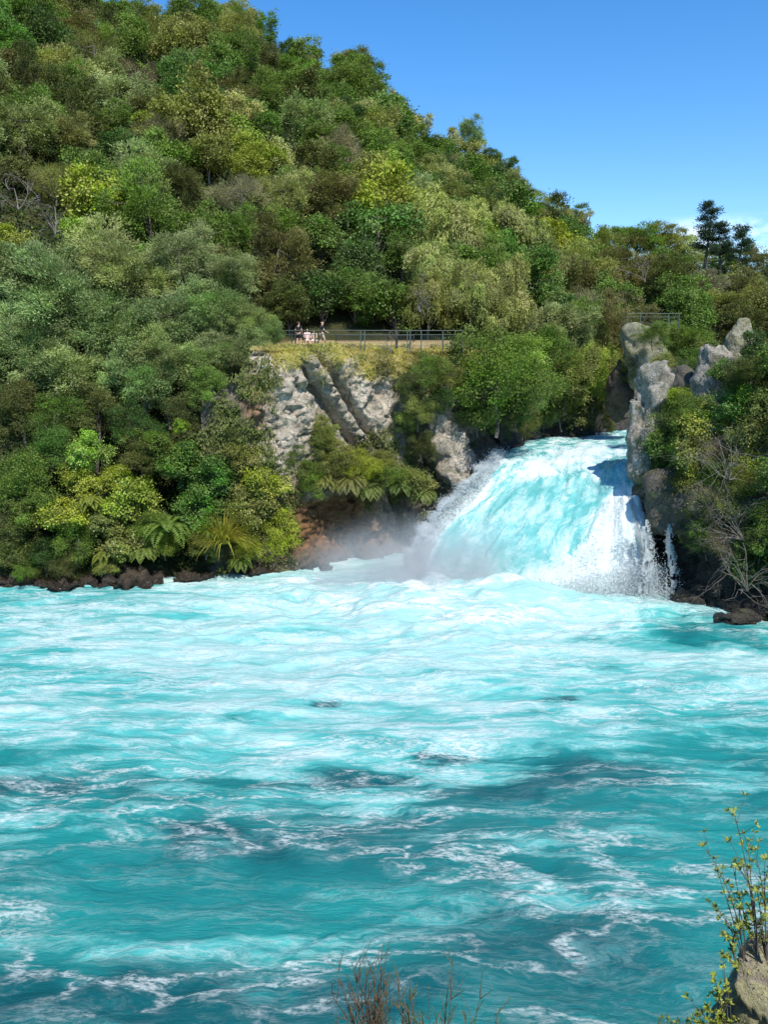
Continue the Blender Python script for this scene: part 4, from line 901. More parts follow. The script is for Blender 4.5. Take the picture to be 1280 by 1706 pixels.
RB = [(1140,700,46,'bush','mid',49.4,'green shrub draped on the right side of the grey pillar'),(1120,745,44,'coarse','mid',48.4,'leafy shrub covering the pillar foot'),(1165,755,54,'coarse','olive',47.4,'broad olive shrub over the undercut rock'),
 (1185,700,44,'coarse','yellow',48.6,'yellow-green shrub below the beaked spire'),(1225,680,40,'coarse','green',49.2,'dark glossy shrub below the mossy stack'),(1250,630,40,'dense','darkolive',51.5,'dark needled shrub right of the mossy stack'),
 (1268,590,36,'broad','dark',52.0,'dark tree-like shrub at the right edge beside the stack'),(1215,620,30,'coarse','green',53,'green leafy shrub in the cleft between spire and stack'),(1258,720,46,'coarse','olive',47.2,'olive shrub at the right edge above the twigs'),
 (1215,760,46,'twiggy','brown',46.4,'purplish twiggy shrub in the middle of the right bank'),(1150,810,46,'bush','olive',46.9,'olive shrub hanging above the dark undercut'),(1200,830,50,'twiggy','grey',45.4,'grey twiggy shrub above the bare branches'),
 (1255,800,50,'twiggy','olive',44.4,'olive twiggy shrub at the right edge'),(1180,895,38,'bush','green',44.8,'shaded green shrub beside the trickle'),(1262,940,42,'coarse','dark',43.0,'dark glossy shrub low at the right edge'),(1190,770,32,'coarse','yellow',46.2,'gold-leaved sprig in the right bank shrubs'),
 (1090,560,26,'bush','mid',63,'green bush draped below the far rock block'),(1105,620,28,'bush','olive',58,'olive bush behind the grey pillar'),(1160,610,34,'bush','mid',58.5,'mid green bush left of the beaked spire'),(1050,610,26,'bush','darkolive',66,'dark bush under the far rock block'),
 (1225,900,46,'twiggy','brown',43.8,'brown twiggy bush hanging over the dark ledge')]
RB += [(1310,700,60,'bush','olive',44,'olive bush beyond the right edge, upper row'),(1330,800,60,'coarse','mid',42,'leafy shrub beyond the right edge, middle row'),(1320,900,50,'bush','green',41.5,'green bush beyond the right edge, lower row'),(1400,780,70,'bush','mid',41,'far right bush outside the edge, upper row'),(1400,900,60,'bush','olive',40,'far right bush outside the edge, lower row'),(1480,820,80,'coarse','olive',39,'farthest right shrub on the bank'),(1330,610,60,'broad','mid',50,'broad tree-like shrub beyond the right edge at the top'),(1112,735,34,'coarse','mid',47,'mid green leafy shrub against the lower pillar'),(1128,700,30,'bush','mid',47,'mid green bush against the middle of the pillar'),(1150,760,38,'coarse','lime',46,'bright green shrub at the centre of the right bank'),(1200,800,40,'bush','mid',45,'mid green bush below the purplish twigs'),(1240,760,44,'bush','yellow',45,'yellow-green bush at the right of the purplish twigs'),
 (1130,665,30,'coarse','yellow',48,'yellow-green leafy shrub right behind the grey pillar'),(1160,700,30,'coarse','lime',47,'bright leafy shrub right of the pillar middle'),(1245,670,40,'coarse','mid',46,'mid green shrub beneath the mossy stack at the edge'),(1275,660,34,'bush','olive',46,'olive bush at the right frame edge mid height'),(1100,790,28,'bush','mid',47,'small green bush at the pillar foot over the undercut'),
 (1170,790,34,'coarse','yellow',46,'golden-green shrub over the dark undercut'),(1230,840,38,'bush','olive',44,'olive bush in the bare twigs'),(1180,850,30,'bush','mid',45,'green bush above the thin trickle'),(1275,860,38,'bush','mid',43,'green bush at the right edge among the twigs'),(1265,900,34,'coarse','mid',43,'glossy mid green bush behind the twigs')]
for px, py, r, k, c, Y, lab in RB:
    if Y < 53 and py > 600: Y = float(np.interp(px, [1060, 1140, 1245, 1350, 1500], [50.2, 47.0, 44.2, 41.8, 39.0])) - .5 + max(0, (870 - py)) / 270 * 3.0
    T(px, py, r, k, c, lab, random.uniform(.85, 1.1), Y=Y, hi=1.6, group='shrubs on the right bank', cat='shrub', name='shrub')
for i, (px, py, Y, s, lean, lab) in enumerate([(1215,800,43.8,3.4,(-.1,-.3),'grey bare bush spreading over the right bank'),(1245,985,42.2,3.6,(-.5,-.3),'tangle of pale dead branches above the dark ledge'),(1240,900,42.8,3.0,(-.8,-.4),'bare grey branches reaching left toward the trickle')]):
    snag(px, py, Y, s, lab, 20 + i, n=10, cat='dead bush', name='dead_bush', group='bare bushes on the right bank', lean=lean, r0=.024)
o = snag(1064, 724, 50.0, 1.5, 'forked dead branch stuck out over the crest of the falls', 41, n=1, lean=(-1.6, -.2), cat='branch', name='dead_branch', r0=.07)

# flax clump and ferns
def blades(name, loc, n, L_, w, colr, lab, cat, seed, bend=1.0, group=None, k=6, spread=.75, top=1.0):
    rng = np.random.default_rng(seed); V = []; Fc = []; tone = []
    for i in range(n):
        a = rng.uniform(0, 6.28); l = L_ * rng.uniform(.6, 1.1); el = rng.uniform(.35, 1.45); d = np.array([math.cos(a) * math.cos(el), math.sin(a) * math.cos(el), math.sin(el)]) ; side = np.array([-math.sin(a), math.cos(a), 0]); p = np.array([math.cos(a), math.sin(a), 0]) * rng.uniform(0, spread * .4); st = len(V)
        b_ = rng.uniform(.6, 1.3) * bend
        for j in range(k):
            t = j / (k - 1); ww = w * (1 - t ** 2 * .95) * .5; V += [p + side * ww, p - side * ww]; d = unit(d + np.array([0, 0, -.30 * b_ * (t + .3)])); p = p + d * l / (k - 1)
        for j in range(k - 1): q = st + j * 2; Fc.append((q, q + 1, q + 3, q + 2)); tone.append(.5 + rng.normal(0, .04) + (i % 7) * .05 - .15)
    me = mesh_np(name, np.array(V), np.array(Fc), True, {'tone': ('FACE', np.clip(tone, 0, 1)), 'hue': ('FACE', rng.uniform(.2, .8, len(tone)))})
    o = link(name, me, M_LEAF); o.location = loc; o.color = (*colr, 1); tag(o, lab, cat, group); return o
blades('flax_clump', at(372, 905, 50.6), 420, 2.5, .055, (.30, .27, .04), 'golden arching flax clump at the waterline on the left bank', 'flax', 4, 1.25)
blades('flax_clump', at(345, 890, 50.9), 140, 1.9, .06, (.17, .27, .04), 'greener flax tuft behind the golden clump', 'flax', 5, 1.0)
def fern(px, py, Y, r, colr, lab, seed, n=22):
    rng = np.random.default_rng(seed); P, U, W_, ln, wd, to = [], [], [], [], [], []; k = 16
    for i in range(n):
        a = i / n * 6.28 + rng.normal(0, .12); el = rng.uniform(.5, 1.2); d = np.array([math.cos(a) * math.cos(el), math.sin(a) * math.cos(el), math.sin(el)]); p = np.zeros(3); side = np.array([-math.sin(a), math.cos(a), 0.])
        for j in range(k):
            t = j / k; d = unit(d + np.array([0, 0, -.16])); p = p + d * r / k * 1.25; lw = r * .33 * (math.sin(math.pi * min(1, t * .9 + .12)))
            for sg in (-1, 1): P.append(p + side * sg * lw * .5); U.append(unit(side * sg + d * .35)); W_.append(d); ln.append(lw); wd.append(r * .075); to.append(.5 + rng.normal(0, .1))
    n_ = len(P); me = foliage_mesh('fern', np.array(P), np.array(U), np.array(W_), np.array(ln), np.array(wd), np.array(to), rng.uniform(.3, .7, n_)); o = link('fern', me, M_LEAF); o.location = at(px, py, Y); o.color = (*colr, 1); tag(o, lab, 'fern', 'ferns on the banks')
for i, a in enumerate([(278,880,50.2,1.6,(.14,.2,.035),'large arching fern between the yellow mound and the flax'),(180,925,49.9,1.1,(.2,.22,.04),'yellowish fern over the wide bank rock'),(240,915,49.9,1.1,(.16,.2,.04),'fern drooping over the boulder on the bank'),
    (400,935,50.8,.9,(.13,.17,.03),'small fern to the right of the flax'),(585,800,55.0,1.4,(.17,.17,.05),'pale fern hanging at the right of the ledge'),(615,815,55.2,1.1,(.14,.17,.045),'fern hanging over the dark overhang'),(665,810,56.3,1.2,(.13,.18,.045),'fern at the middle of the leafy overhang'),
    (705,822,56.6,1.1,(.15,.19,.05),'fern at the misty right end of the overhang'),(540,800,54.4,1.1,(.18,.18,.04),'fern on top of the orange rock'),(150,835,50.2,1.0,(.22,.25,.04),'fern on the bright shrub slope at left')]): fern(*a, seed=60 + i)

# hanging ivy leaves on the cliff face, brow grass
def creeper():
    rng = np.random.default_rng(8); nu, nv = PC.shape[:2]; n = 90000; i = rng.integers(0, nu, n); j = rng.integers(0, nv, n); P = PC[i, j]; px, py, _ = proj(P[:, 0], P[:, 1], P[:, 2])
    nz = fbm(P * np.array([.8, .8, .5]), 4, 7); w = -.35 + 0 * px
    def gg(cx, cy, rx, ry, a): return a * np.exp(-((px - cx) / rx) ** 2 - ((py - cy) / ry) ** 2)
    w = w + gg(680, 680, 45, 110, .95) + gg(400, 760, 60, 90, 1.0) + gg(540, 800, 90, 28, .9) + gg(670, 800, 80, 40, 1.0) + gg(440, 620, 16, 40, .8) + gg(755, 640, 30, 60, .6) + gg(600, 765, 50, 20, .8) + gg(330, 800, 80, 160, 1) + gg(430, 870, 60, 60, 1.1) - gg(560, 880, 60, 45, 1.0) - gg(490, 690, 40, 60, .5) - gg(600, 660, 35, 60, .5)
    k = (w + nz * .8 + rng.normal(0, .15, n)) > .25; P = P[k]; m = len(P); P = P + rng.normal(0, .12, (m, 3)) + np.array([.0, -.18, 0])
    U = unit(rng.normal(size=(m, 3)) * .5 + np.array([0, -.2, -.8])); Wd = unit(np.cross(U, rng.normal(size=(m, 3)) * .5 + np.array([0, -1, .4])))
    me = foliage_mesh('creeper', P, U, Wd, rng.uniform(.12, .32, m), rng.uniform(.06, .13, m), .5 + .2 * vn(P * 1.3, 3) + rng.normal(0, .1, m), .5 + .3 * vn(P * .6, 9)); o = link('creeper', me, M_LEAF); o.color = (.13, .15, .04, 1); tag(o, 'leafy creeper and moss covering parts of the cliff face', 'creeper', kind='stuff')
creeper()
def grass():
    rng = np.random.default_rng(12); nu, nv = PC.shape[:2]; n = 52000; i = rng.integers(int(nu * .18), int(nu * .86), n); j = nv - 1 - (rng.beta(1.1, 2.2, n) * nv * .24).astype(int); P = PC[i, j]; px, py, _ = proj(P[:, 0], P[:, 1], P[:, 2])
    low = 1 - (j / nv - .76) / .24; k = (vn(P * .9, 3) * .5 + rng.normal(0, .2, n)) > (low * 2.6 - .85 - .7 * ss(560, 660, px)); P = P[k]; m = len(P)
    # some on the platform edge
    e = 9000; x = rng.uniform(-8.5, 7.5, e); d = rng.uniform(1.4, 3.0, e); y = np.interp(x, [-11,-7,-3.6,-1,3,6.2,8.2], [51.6,53.2,55.2,57.2,58.4,59.2,61.5]) + d + .3; P = np.vstack([P, np.stack([x, y, np.full(e, 14.08)], -1)]); m += e
    U = unit(rng.normal(size=(m, 3)) * .45 + np.array([.05, -.45, .15 ])); P = P + U * .1; Wd = unit(np.cross(U, rng.normal(size=(m, 3))))
    me = foliage_mesh('dry_grass', P, U, Wd, rng.uniform(.16, .42, m), rng.uniform(.022, .05, m), .5 + .25 * vn(P * .8, 5) + rng.normal(0, .12, m), .5 + .45 * vn(P * .5, 4)); o = link('dry_grass', me, M_LEAF); o.color = (.50, .44, .15, 1); tag(o, 'dry yellow grass hanging over the brow of the cliff', 'grass', kind='stuff')
grass()

# ------------------------------------------------------------------ railing and people
YF = 58.3; PLAT = 14.25
def wx(px, Y, z=15.0): return float(at(px, 560, Y)[0])
def rail_fence(pxs, Y, zb, h, lab, grp, mesh_from=None, dark=()):
    root = empty('railing', (wx(pxs[0], Y), Y, zb)); x0 = wx(pxs[0], Y)
    for i, p in enumerate(pxs):
        bm = bmesh.new(); x = wx(p, Y) - x0; box(bm, x - .034, x + .034, -.034, .034, -.35, h + (.02 if i % 3 else .05)); box(bm, x - .06, x + .06, -.06, .06, -.02, .02); me = bpy.data.meshes.new('post'); bm.to_mesh(me); bm.free(); bmz = link('post', me, M_DARKPOST if p in dark else M_RAIL, root)
    X1 = wx(pxs[-1], Y) - x0
    for nm, z, t in (('top_rail', h, .027), ('middle_rail', h - .27, .018), ('bottom_rail', .10, .014)):
        link(nm, tube_mesh(nm, [(np.array([[0, 0, z], [X1 * .33, 0, z + .01], [X1 * .66, 0, z - .005], [X1, 0, z]]), np.full(4, t), 8)]), M_RAIL, root)
    # wire mesh infill
    paths = []
    for x in np.arange(.0, X1, .13): paths.append((np.array([[x, 0.01, .1], [x, 0.01, h - .27]]), np.full(2, .0035 if (mesh_from is None or x + x0 < mesh_from) else .016), 4))
    link('infill', tube_mesh('infill', paths), M_RAIL, root); tag(root, lab, 'railing', grp); return root
rail_fence([456,464,487,492,525,601,608,679,684,702,738,772], YF, PLAT, 1.12, 'long green-grey metal railing on the cliff-top platform', None, wx(700, YF), dark=(487, 492, 525))
rail_fence([1044,1066,1112,1130], 68, float(at(1066,541,68)[2]), .85, 'short far metal railing above the buff rock block', None)
bm = bmesh.new(); x = wx(661, 59.6); bmesh.ops.create_cone(bm, segments=16, radius1=.085, radius2=.075, depth=.95, cap_ends=True); me = bpy.data.meshes.new('bollard')
for v in bm.verts: v.co.z += .45
bmesh.ops.bevel(bm, geom=[e for e in bm.edges if e.verts[0].co.z > .9 and e.verts[1].co.z > .9], offset=.02, segments=2, affect='EDGES')
bm.to_mesh(me); bm.free(); o = link('bollard', me, M_DARKPOST); o.location = (x, 59.6, PLAT); tag(o, 'short dark bollard behind the middle of the railing', 'bollard')
# dark mesh fence panel behind
def panel_fence():
    root = empty('rear_fence', (wx(560, 62.6), 62.6, PLAT)); x1 = wx(690, 62.6) - wx(560, 62.6); paths = []
    for x in np.arange(0, x1, .11): paths.append((np.array([[x, 0, .35], [x, 0, .95]]), np.full(2, .018), 4))
    link('pickets', tube_mesh('pickets', paths), M_DARKPOST, root); link('rail', tube_mesh('rail', [(np.array([[0, 0, z], [x1, 0, z]]), np.full(2, .025), 6) for z in (.35, .95)]), M_DARKPOST, root)
    for x in np.linspace(0, x1, 4): link('post', tube_mesh('post', [(np.array([[x, 0, -.2], [x, 0, 1.05]]), np.full(2, .04), 8)]), M_DARKPOST, root)
    tag(root, 'low dark picket fence at the back of the platform', 'fence')
panel_fence()

def skin(name, verts, edges, radii, mat, parent, sub=2, root=0):
    me = bpy.data.meshes.new(name); me.from_pydata([tuple(v) for v in verts], edges, []); o = bpy.data.objects.new(name, me); C.objects.link(o)
    sk = o.modifiers.new('s', 'SKIN'); sk.use_smooth_shade = True
    for i, r in enumerate(radii): me.skin_vertices[0].data[i].radius = (r, r) if np.isscalar(r) else r
    me.skin_vertices[0].data[root].use_root = True
    sb = o.modifiers.new('b', 'SUBSURF'); sb.levels = sub; sb.render_levels = sub
    dg = bpy.context.evaluated_depsgraph_get(); m2 = bpy.data.meshes.new_from_object(o.evaluated_get(dg)); bpy.data.objects.remove(o); m2.name = name
    for p in m2.polygons: p.use_smooth = True
    m2.materials.clear(); return link(name, m2, mat, parent)
def person(loc, rz, J, lab, shirt, bottoms, hair, longhair=False, shoes=M_BLACK, sleeves=True, scale=1.0, long_legs=False):
    """J: joints dict (metres) pelvis chest neck head; shoulders, elbows, wrists, hips, knees, ankles, toes for l/r"""
    root = empty('person', loc, rz); root.scale = (scale,) * 3; V, E, Rr = [], [], []
    def add(p, r, par=None):
        V.append(np.array(p, float)); Rr.append(r); i = len(V) - 1
        if par is not None: E.append((par, i))
        return i
    pel = add(J['pelvis'], (.15, .11)); wa = add((np.array(J['pelvis']) + np.array(J['chest'])) / 2, (.13, .10), pel); ch = add(J['chest'], (.16, .11), wa); nb = add(J['neck'], .055, ch); hb = add(np.array(J['neck']) * .6 + np.array(J['head']) * .4, .06, nb)
    hd = add(J['head'], (.082, .098), hb); tp = add(np.array(J['head']) + [0, 0, .09], .062, hd); nose = add(np.array(J['head']) + [0, -.105, -.01], .014, hd)
    for s in (-1, 1):
        k = 'l' if s < 0 else 'r'; sh = add(J['sh' + k], .055, ch); el = add(J['el' + k], .042, sh); wr = add(J['wr' + k], .028, el); d = unit(np.array(J['wr' + k], float) - np.array(J['el' + k], float)); hand = add(np.array(J['wr' + k]) + d * .06, (.035, .018), wr); sd = unit(np.cross(d, [0, 1., .2]))
        for f, (o_, l) in enumerate(((-.028, .07), (-.01, .085), (.01, .08), (.028, .062))): a = add(V[hand] + d * .04 + sd * o_, .009, hand); b_ = add(V[a] + d * l * .55 + np.array([0, -.012, 0]), .008, a); add(V[b_] + d * l * .45 + np.array([0, -.02, 0]), .006, b_)
        th = add(V[wr] + d * .03 + sd * .035 * s, .011, wr); add(V[th] + d * .04 + sd * .02 * s, .009, th)
        hp = add(J['hp' + k], .085, pel); kn = add(J['kn' + k], .058, hp); cf = add(np.array(J['kn' + k]) * .65 + np.array(J['an' + k]) * .35, .052, kn); an = add(J['an' + k], .036, cf); add(J['to' + k], .035, an)
    body = skin('body', V, E, Rr, M_SKIN, root)
    # shirt
    sv = [J['pelvis'], (np.array(J['pelvis']) + np.array(J['chest'])) / 2, J['chest'], np.array(J['neck']) * .85 + np.array(J['chest']) * .15, J['shl'], np.array(J['shl']) * .35 + np.array(J['ell']) * .65, J['shr'], np.array(J['shr']) * .35 + np.array(J['elr']) * .65]
    skin('shirt', sv, [(0,1),(1,2),(2,3),(2,4),(4,5),(2,6),(6,7)], [(.165,.13),(.15,.12),(.185,.135),.07,.075,.062,.075,.062], shirt, root, root=2)
    e = 1.0 if long_legs else .75
    bv = [np.array(J['pelvis']) + [0, 0, .04], J['hpl'], np.array(J['hpl']) * (1 - e) + np.array(J['knl']) * e, J['hpr'], np.array(J['hpr']) * (1 - e) + np.array(J['knr']) * e]; be = [(0,1),(1,2),(0,3),(3,4)]; br = [(.165,.135),.105,.085,.105,.085]
    if long_legs: bv += [J['anl'], J['anr']]; be += [(2,5),(4,6)]; br += [.06, .06]
    skin('trousers' if long_legs else 'shorts', bv, be, br, bottoms, root)
    h = np.array(J['head']); hv = [h + [0, .03, .08], h + [0, .065, .0], h + [0, .07, -.08]]; hr = [.085, .08, .045]; he = [(0,1),(1,2)]
    if longhair: hv.append(h + [0, .09, -.25]); hr.append(.05); he.append((2,3))
    skin('hair', hv, he, hr, hair, root, 1)
    for k in 'lr': skin('shoe', [np.array(J['an' + k]) + [0, .03, -.05], np.array(J['to' + k])], [(0,1)], [.045, .042], shoes, root, 1)
    for s in (-1, 1):
        me = bpy.data.meshes.new('eye'); b2 = bmesh.new(); bmesh.ops.create_icosphere(b2, subdivisions=1, radius=.012); b2.to_mesh(me); b2.free(); q = link('eye', me, M_BLACK, body); q.location = h + [s * .032, -.088, .015]
    tag(root, lab, 'person', 'people on the cliff-top platform'); return root
def stand(step=.0, arm=.0):
    return dict(pelvis=(0,0,.95), chest=(0,0,1.30), neck=(0,0,1.50), head=(0,-.02,1.64), shl=(-.19,0,1.42), ell=(-.24,.05 - arm,1.14), wrl=(-.22,-.10 - arm,.92 + arm), shr=(.19,0,1.42), elr=(.25,.04,1.14), wrr=(.24,-.06,.89),
      hpl=(-.09,0,.90), knl=(-.11,-step * .6 - .02,.50), anl=(-.11,-step,.09), tol=(-.12,-step - .16,.035), hpr=(.09,0,.90), knr=(.11,step * .3,.50), anr=(.11,step,.10), tor=(.12,step - .14,.035))
def sit():
    return dict(pelvis=(0,0,.52), chest=(0,-.03,.86), neck=(0,-.02,1.06), head=(0,-.05,1.20), shl=(-.18,-.02,.99), ell=(-.23,-.08,.74), wrl=(-.12,-.32,.66), shr=(.18,-.02,.99), elr=(.23,-.08,.74), wrr=(.12,-.32,.66),
      hpl=(-.09,-.04,.50), knl=(-.11,-.45,.50), anl=(-.10,-.47,.09), tol=(-.10,-.62,.035), hpr=(.09,-.04,.50), knr=(.11,-.45,.50), anr=(.12,-.45,.09), tor=(.13,-.60,.035))
person((wx(537, 58.9), 58.9, PLAT), R(105), stand(.24, .15), 'walking person in dark navy top and tan shorts by the railing', M_NAVY, M_TAN, M_HAIRL)
person((wx(512, 59.7), 59.7, PLAT), R(8), sit(), 'seated person in pale pink top and white shorts on the bench', M_PINK, M_WHITE, M_HAIR, True, M_WHITE)
person((wx(524, 59.7), 59.75, PLAT), R(-20), sit(), 'seated person in tan top and white shorts at the right end of the bench', M_TAN, M_WHITE, M_HAIR, True, M_WHITE, scale=.95)
person((wx(498, 59.0), 59.0, PLAT), R(160), stand(.08), 'person in black standing in the shade at the left of the bench', M_BLACK, M_NAVY, M_HAIR, False)
broot = empty('bench', (wx(517, 59.9), 59.9, PLAT))
def bpart(nm, *bs):
    bm = bmesh.new()
    for b_ in bs: box(bm, *b_)
    bmesh.ops.bevel(bm, geom=bm.edges[:], offset=.008, segments=1, affect='EDGES'); me = bpy.data.meshes.new(nm); bm.to_mesh(me); bm.free(); return link(nm, me, M_WOOD, broot)
bpart('seat', (-.7,.7,-.3,-.18,.40,.44),(-.7,.7,-.16,-.04,.40,.44),(-.7,.7,-.02,.1,.40,.44)); bpart('leg', (-.6,-.52,-.28,.1,-.02,.398)); bpart('leg', (.52,.6,-.28,.1,-.02,.398)); tag(broot, 'low wooden slatted bench under the two seated people', 'bench')

# ------------------------------------------------------------------ foreground
fr = at(1290, 1660, 5.0)
o = rock('foreground_rock', [(fr + np.array([.24, .12, .05]), (.47, .40, .24)), (fr + np.array([.26, .16, -.45]), (.50, .5, .5)), (fr + np.array([.28, .16, -1.4]), (.6, .7, .5))], M_FORE, 6, 91, .06, 9, freq=3.0); tag(o, 'lichen-covered brown rock in the lower right corner', 'rock')
def lichen():
    rng = np.random.default_rng(1); me = o.data; V = np.array([v.co[:] for v in me.vertices]); N = np.array([v.normal[:] for v in me.vertices]); n = 30000; i = rng.integers(0, len(V), n); P = V[i] + rng.normal(0, .006, (n, 3)); k = (vn(P * 7, 3) + .6 * N[i][:, 2] + .35 * vn(P * 25, 8)) > .30; P = P[k] + N[i][k] * .004; m = len(P)
    U = unit(rng.normal(size=(m, 3))); Wd = unit(np.cross(U, N[i][k] + rng.normal(0, .4, (m, 3)))); l = foliage_mesh('lichen', P, U, Wd, rng.uniform(.008, .02, m), rng.uniform(.005, .010, m), .5 + rng.normal(0, .22, m), .5 + .4 * vn(P * 12, 2)); q = link('lichen', l, M_LEAF, o); q.color = (.36, .33, .14, 1); q['kind'] = 'stuff'
lichen()
def stem_shrub(name, base_list, lab, colr, seed, leaf=.034, stemc=M_BARK, whorl=8, leaves=True):
    """base_list: (base point, [tip points]); curved stems with leaf whorls along the upper part and at side twigs"""
    rng = np.random.default_rng(seed); root = empty(name, base_list[0][0]); o0 = np.array(base_list[0][0]); paths = []; P, U, W_, L1, L2, to = [], [], [], [], [], []
    def whorls(p, d, n, s=1.0):
        for q in range(n):
            a = rng.normal(size=3); u = unit(unit(a - d * (a @ d)) * .85 + d * rng.uniform(.2, .9)); l = leaf * rng.uniform(.6, 1.2) * s
            P.append(p + u * l * .5); U.append(u); W_.append(unit(np.cross(u, unit(d + rng.normal(0, .3, 3))))); L1.append(l); L2.append(l * rng.uniform(.32, .45)); to.append(.5 + rng.normal(0, .16))
    for b0, tips in base_list:
        b0 = np.array(b0)
        for tip in tips:
            tip = np.array(tip); t = np.linspace(0, 1, 12)[:, None]; mid = b0 * .5 + tip * .5 + rng.normal(0, .03, 3) + (tip - b0)[[0, 1, 2]] * np.array([-.12, -.1, .12]); p = (1 - t) ** 2 * b0 + 2 * t * (1 - t) * mid + t ** 2 * tip
            paths.append((p - o0, .0042 * (1.15 - .8 * t[:, 0]), 6)); d = unit(p[-1] - p[-2])
            if leaves:
                whorls(p[-1], d, whorl + 3)
                for j in range(5, 12):
                    if rng.uniform() < .55: whorls(p[j], unit(p[j] - p[j - 1]), rng.integers(2, 5), .85)
            for q in range(rng.integers(3, 7)):
                j = rng.integers(3, 11); dd = unit(unit(p[j] - p[j - 1]) + rng.normal(0, .55, 3) * np.array([1, .6, .5])); l = rng.uniform(.06, .17) * np.linalg.norm(tip - b0); s = np.linspace(0, 1, 5)[:, None]; pp = p[j] + dd * l * s + np.array([0, 0, .02]) * s ** 2; paths.append((pp - o0, .0022 * (1.1 - .7 * s[:, 0]), 5))
                if leaves: whorls(pp[-1], dd, whorl, .9)
    link('stems', tube_mesh('stems', paths), stemc, root)
    if leaves:
        P = np.array(P) - o0; U = np.array(U); W_ = np.array(W_); l1 = np.array(L1)[:, None]; l2 = np.array(L2)[:, None]; nrm = unit(np.cross(U, W_)); n = len(P)
        # folded six-point leaves
        V = np.stack([P - U * l1 * .5, P - U * l1 * .12 + W_ * l2 * .5 + nrm * l2 * .15, P + U * l1 * .22 + W_ * l2 * .42 + nrm * l2 * .15, P + U * l1 * .5, P + U * l1 * .22 - W_ * l2 * .42 + nrm * l2 * .15, P - U * l1 * .12 - W_ * l2 * .5 + nrm * l2 * .15], 1)
        q = np.arange(n)[:, None] * 6; Fc = np.concatenate([q + np.array([[0, 1, 2, 3]]), q + np.array([[0, 3, 4, 5]])]); me = mesh_np('leaves', V.reshape(-1, 3), Fc, False, {'tone': ('FACE', np.clip(np.tile(to, 2), 0, 1)), 'hue': ('FACE', np.tile(rng.uniform(.2, .8, n), 2))}); c = link('leaves', me, M_GLOSSY, root); c.color = (*colr, 1)
    tag(root, lab, 'shrub', 'plants at the near bank edge'); return root
A = lambda px, py, Y=5.1: at(px, py, Y)
stem_shrub('leafy_shrub', [(A(1262,1590), [A(1223,1352,5.0),A(1215,1400),A(1248,1400,5.2),A(1222,1445,5.2),A(1238,1440,5.0)]),(A(1240,1600), [A(1172,1408,5.0),A(1195,1450),A(1192,1510),A(1213,1470,5.2),A(1220,1500),A(1232,1490)]),
   (A(1278,1600), [A(1258,1415,5.1),A(1275,1430,5.0),A(1262,1480),A(1280,1500),A(1250,1520),A(1270,1535,5.2),A(1285,1480),A(1240,1540)]),(A(1235,1620), [A(1212,1560),A(1205,1590),A(1225,1555)])],
   'sparse leafy shrub rising above the lower right rock', (.24, .28, .06), 5, .036, whorl=11)
stem_shrub('leafy_shrub', [(A(1215,1740), [A(1145,1660),A(1190,1625),A(1205,1595),A(1180,1680),A(1165,1690),A(1195,1660),A(1210,1640),A(1130,1700),A(1100,1702),A(1150,1700)]),(A(1190,1750), [A(1120,1705),A(1170,1710),A(1200,1690),A(1215,1670),A(1185,1700),A(1210,1700)])],
   'low leafy shrub left of the corner rock at the frame bottom', (.27, .31, .05), 9, .036, whorl=10)
def heath(px, y0, y1, sp, n, lab, colr, seed, Y=6.0, leafy=.4):
    rng = np.random.default_rng(seed); o0 = at(px, y0, Y); o0[2] = hgt1(o0[0], o0[1]) - .02; root = empty('heath_shrub', o0); paths = []; P, U = [], []
    H = at(px, y1, Y)[2] - o0[2]
    for i in range(n):
        b0 = np.zeros(3) + rng.normal(0, .02, 3); a = rng.normal(0, .30, 2); l = H * rng.uniform(.45, 1.05); d = unit(np.array([a[0] * sp - .28 * sp, a[1] * sp, 1])); pts = [b0]
        for j in range(9): d = unit(d + rng.normal(0, .07, 3)); pts.append(pts[-1] + d * l / 9)
        pts = np.array(pts); paths.append((pts, .0065 * np.linspace(1.2, .3, 10), 5))
        for q in range(14):
            j = rng.integers(3, 10); dd = unit(unit(pts[j] - pts[j - 1]) + rng.normal(0, .35, 3)); ll = l * rng.uniform(.06, .22); s = np.linspace(0, 1, 5)[:, None]; pp = pts[j] + dd * ll * s; paths.append((pp, .003 * (1.2 - .8 * s[:, 0]), 4))
            for z in range(int(16 * leafy) + 2): w = rng.uniform(.1, 1.0); P.append(pts[j] + dd * ll * w); U.append(unit(dd + rng.normal(0, .45, 3)))
    link('stems', tube_mesh('stems', paths), M_DRYTWIG, root); P = np.array(P); U = np.array(U); m = len(P); c = link('leaves', foliage_mesh('leaves', P + U * .005, U, unit(np.cross(U, rng.normal(size=(m, 3)))), rng.uniform(.012, .026, m), rng.uniform(.004, .008, m), rng.normal(.5, .15, m), rng.uniform(.2, .8, m)), M_LEAF, root); c.color = (*colr, 1)
    tag(root, lab, 'shrub', 'plants at the near bank edge')
heath(628, 1760, 1622, .30, 44, 'brown twiggy heath shrub, tallest at the bottom centre', (.17, .13, .06), 3)
heath(668, 1770, 1670, .35, 12, 'low green twigs just right of the brown heath shrub', (.12, .16, .06), 4)
heath(706, 1770, 1655, .25, 9, 'thin upright green twig in the middle of the bottom plants', (.12, .17, .06), 6)
heath(752, 1760, 1628, .3, 9, 'branching green twig plant with leafy tips, right of the bottom centre', (.16, .22, .08), 7, leafy=1.2)
heath(795, 1765, 1662, .4, 9, 'low leaning twig plant at the right of the bottom group', (.16, .22, .08), 8, leafy=1.2)

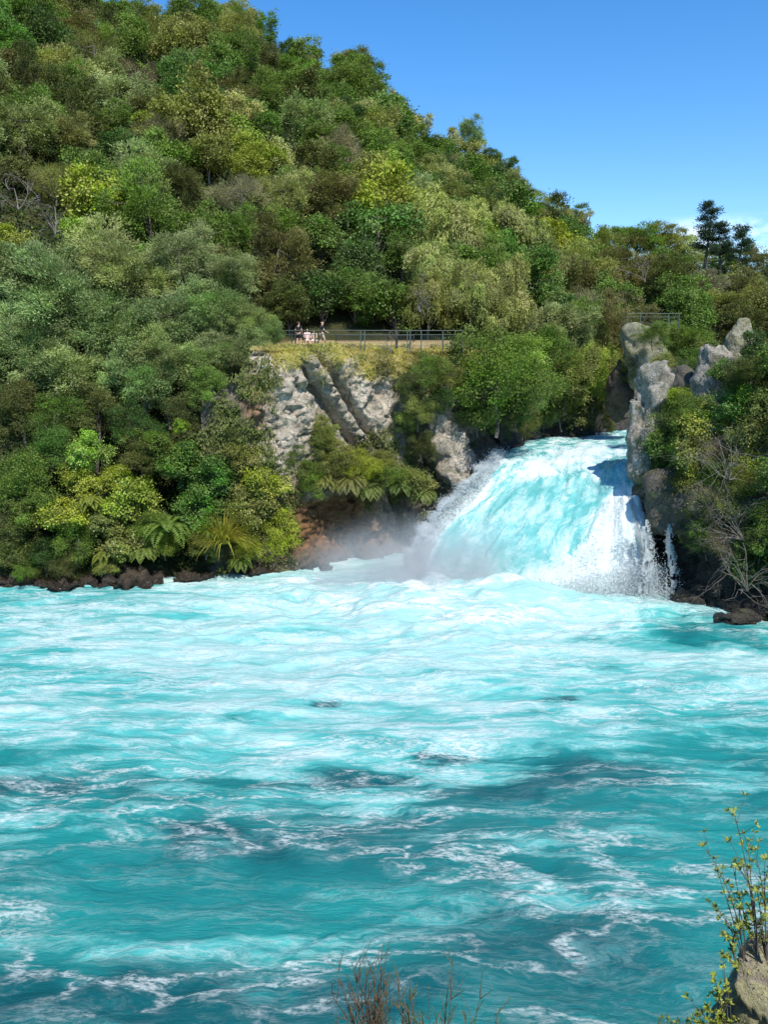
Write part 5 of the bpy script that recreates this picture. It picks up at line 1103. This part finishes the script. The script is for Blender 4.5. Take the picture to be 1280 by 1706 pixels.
# ------------------------------------------------------------------ light
SUN = np.array([.23, -.60, .86]); SUN = SUN / np.linalg.norm(SUN)
el = math.asin(SUN[2]); az = math.atan2(SUN[0], SUN[1])
sd = bpy.data.lights.new('sun', 'SUN'); sd.energy = 4.4; sd.angle = R(.53); sd.color = (1, .96, .89)
so = bpy.data.objects.new('sun', sd); C.objects.link(so); so.rotation_euler = Vector(SUN).to_track_quat('Z', 'Y').to_euler()
w = bpy.data.worlds.new('World'); scene.world = w; w.use_nodes = True; nt = w.node_tree; nt.nodes.clear(); b = NB(nt)
sky = b.n('ShaderNodeTexSky', sky_type='NISHITA', sun_disc=False, sun_elevation=el, sun_rotation=az, altitude=400, air_density=1.0, dust_density=.25, ozone_density=2.2)
dirv = b.coord('Generated'); sx = b.n('ShaderNodeSeparateXYZ', {0: dirv})
skc = b.n('ShaderNodeHueSaturation', {'Hue': .503, 'Saturation': 1.36, 'Value': 1.12, 'Color': sky.outputs[0]}).outputs[0]
n = b.noise(b.mapping(dirv, (9, 9, 20)), 1.0, 7, .6).outputs[0]
band = b.math('MULTIPLY', b.sstep(sx.outputs[2], .10, .14), b.sstep(sx.outputs[2], .140, .160, 1, 0)); azm = b.sstep(sx.outputs[0], .28, .36)
cl = b.math('MULTIPLY', b.math('MULTIPLY', band, azm), b.sstep(n, .40, .58))
skc = b.mix(b.math('MULTIPLY', cl, .9), skc, (9.0, 9.6, 10.5))
b.nt.links.new(b.n('ShaderNodeBackground', {'Color': skc, 'Strength': .14}).outputs[0], b.n('ShaderNodeOutputWorld').inputs[0])
scene.view_settings.view_transform = 'Standard'; scene.view_settings.look = 'None'; scene.view_settings.gamma = 1; scene.view_settings.exposure = .45
scene.render.engine = 'CYCLES'; cy = scene.cycles
cy.max_bounces = 7; cy.diffuse_bounces = 3; cy.glossy_bounces = 2; cy.transmission_bounces = 3; cy.volume_bounces = 1; cy.transparent_max_bounces = 4
cy.use_denoising = True; cy.volume_step_rate = 2.0; cy.volume_max_steps = 64; cy.sample_clamp_indirect = 6; cy.caustics_reflective = False; cy.caustics_refractive = False
print('trees', len([v for v in VEG if v[0]['category'] == 'tree']), 'objects', len(bpy.data.objects))
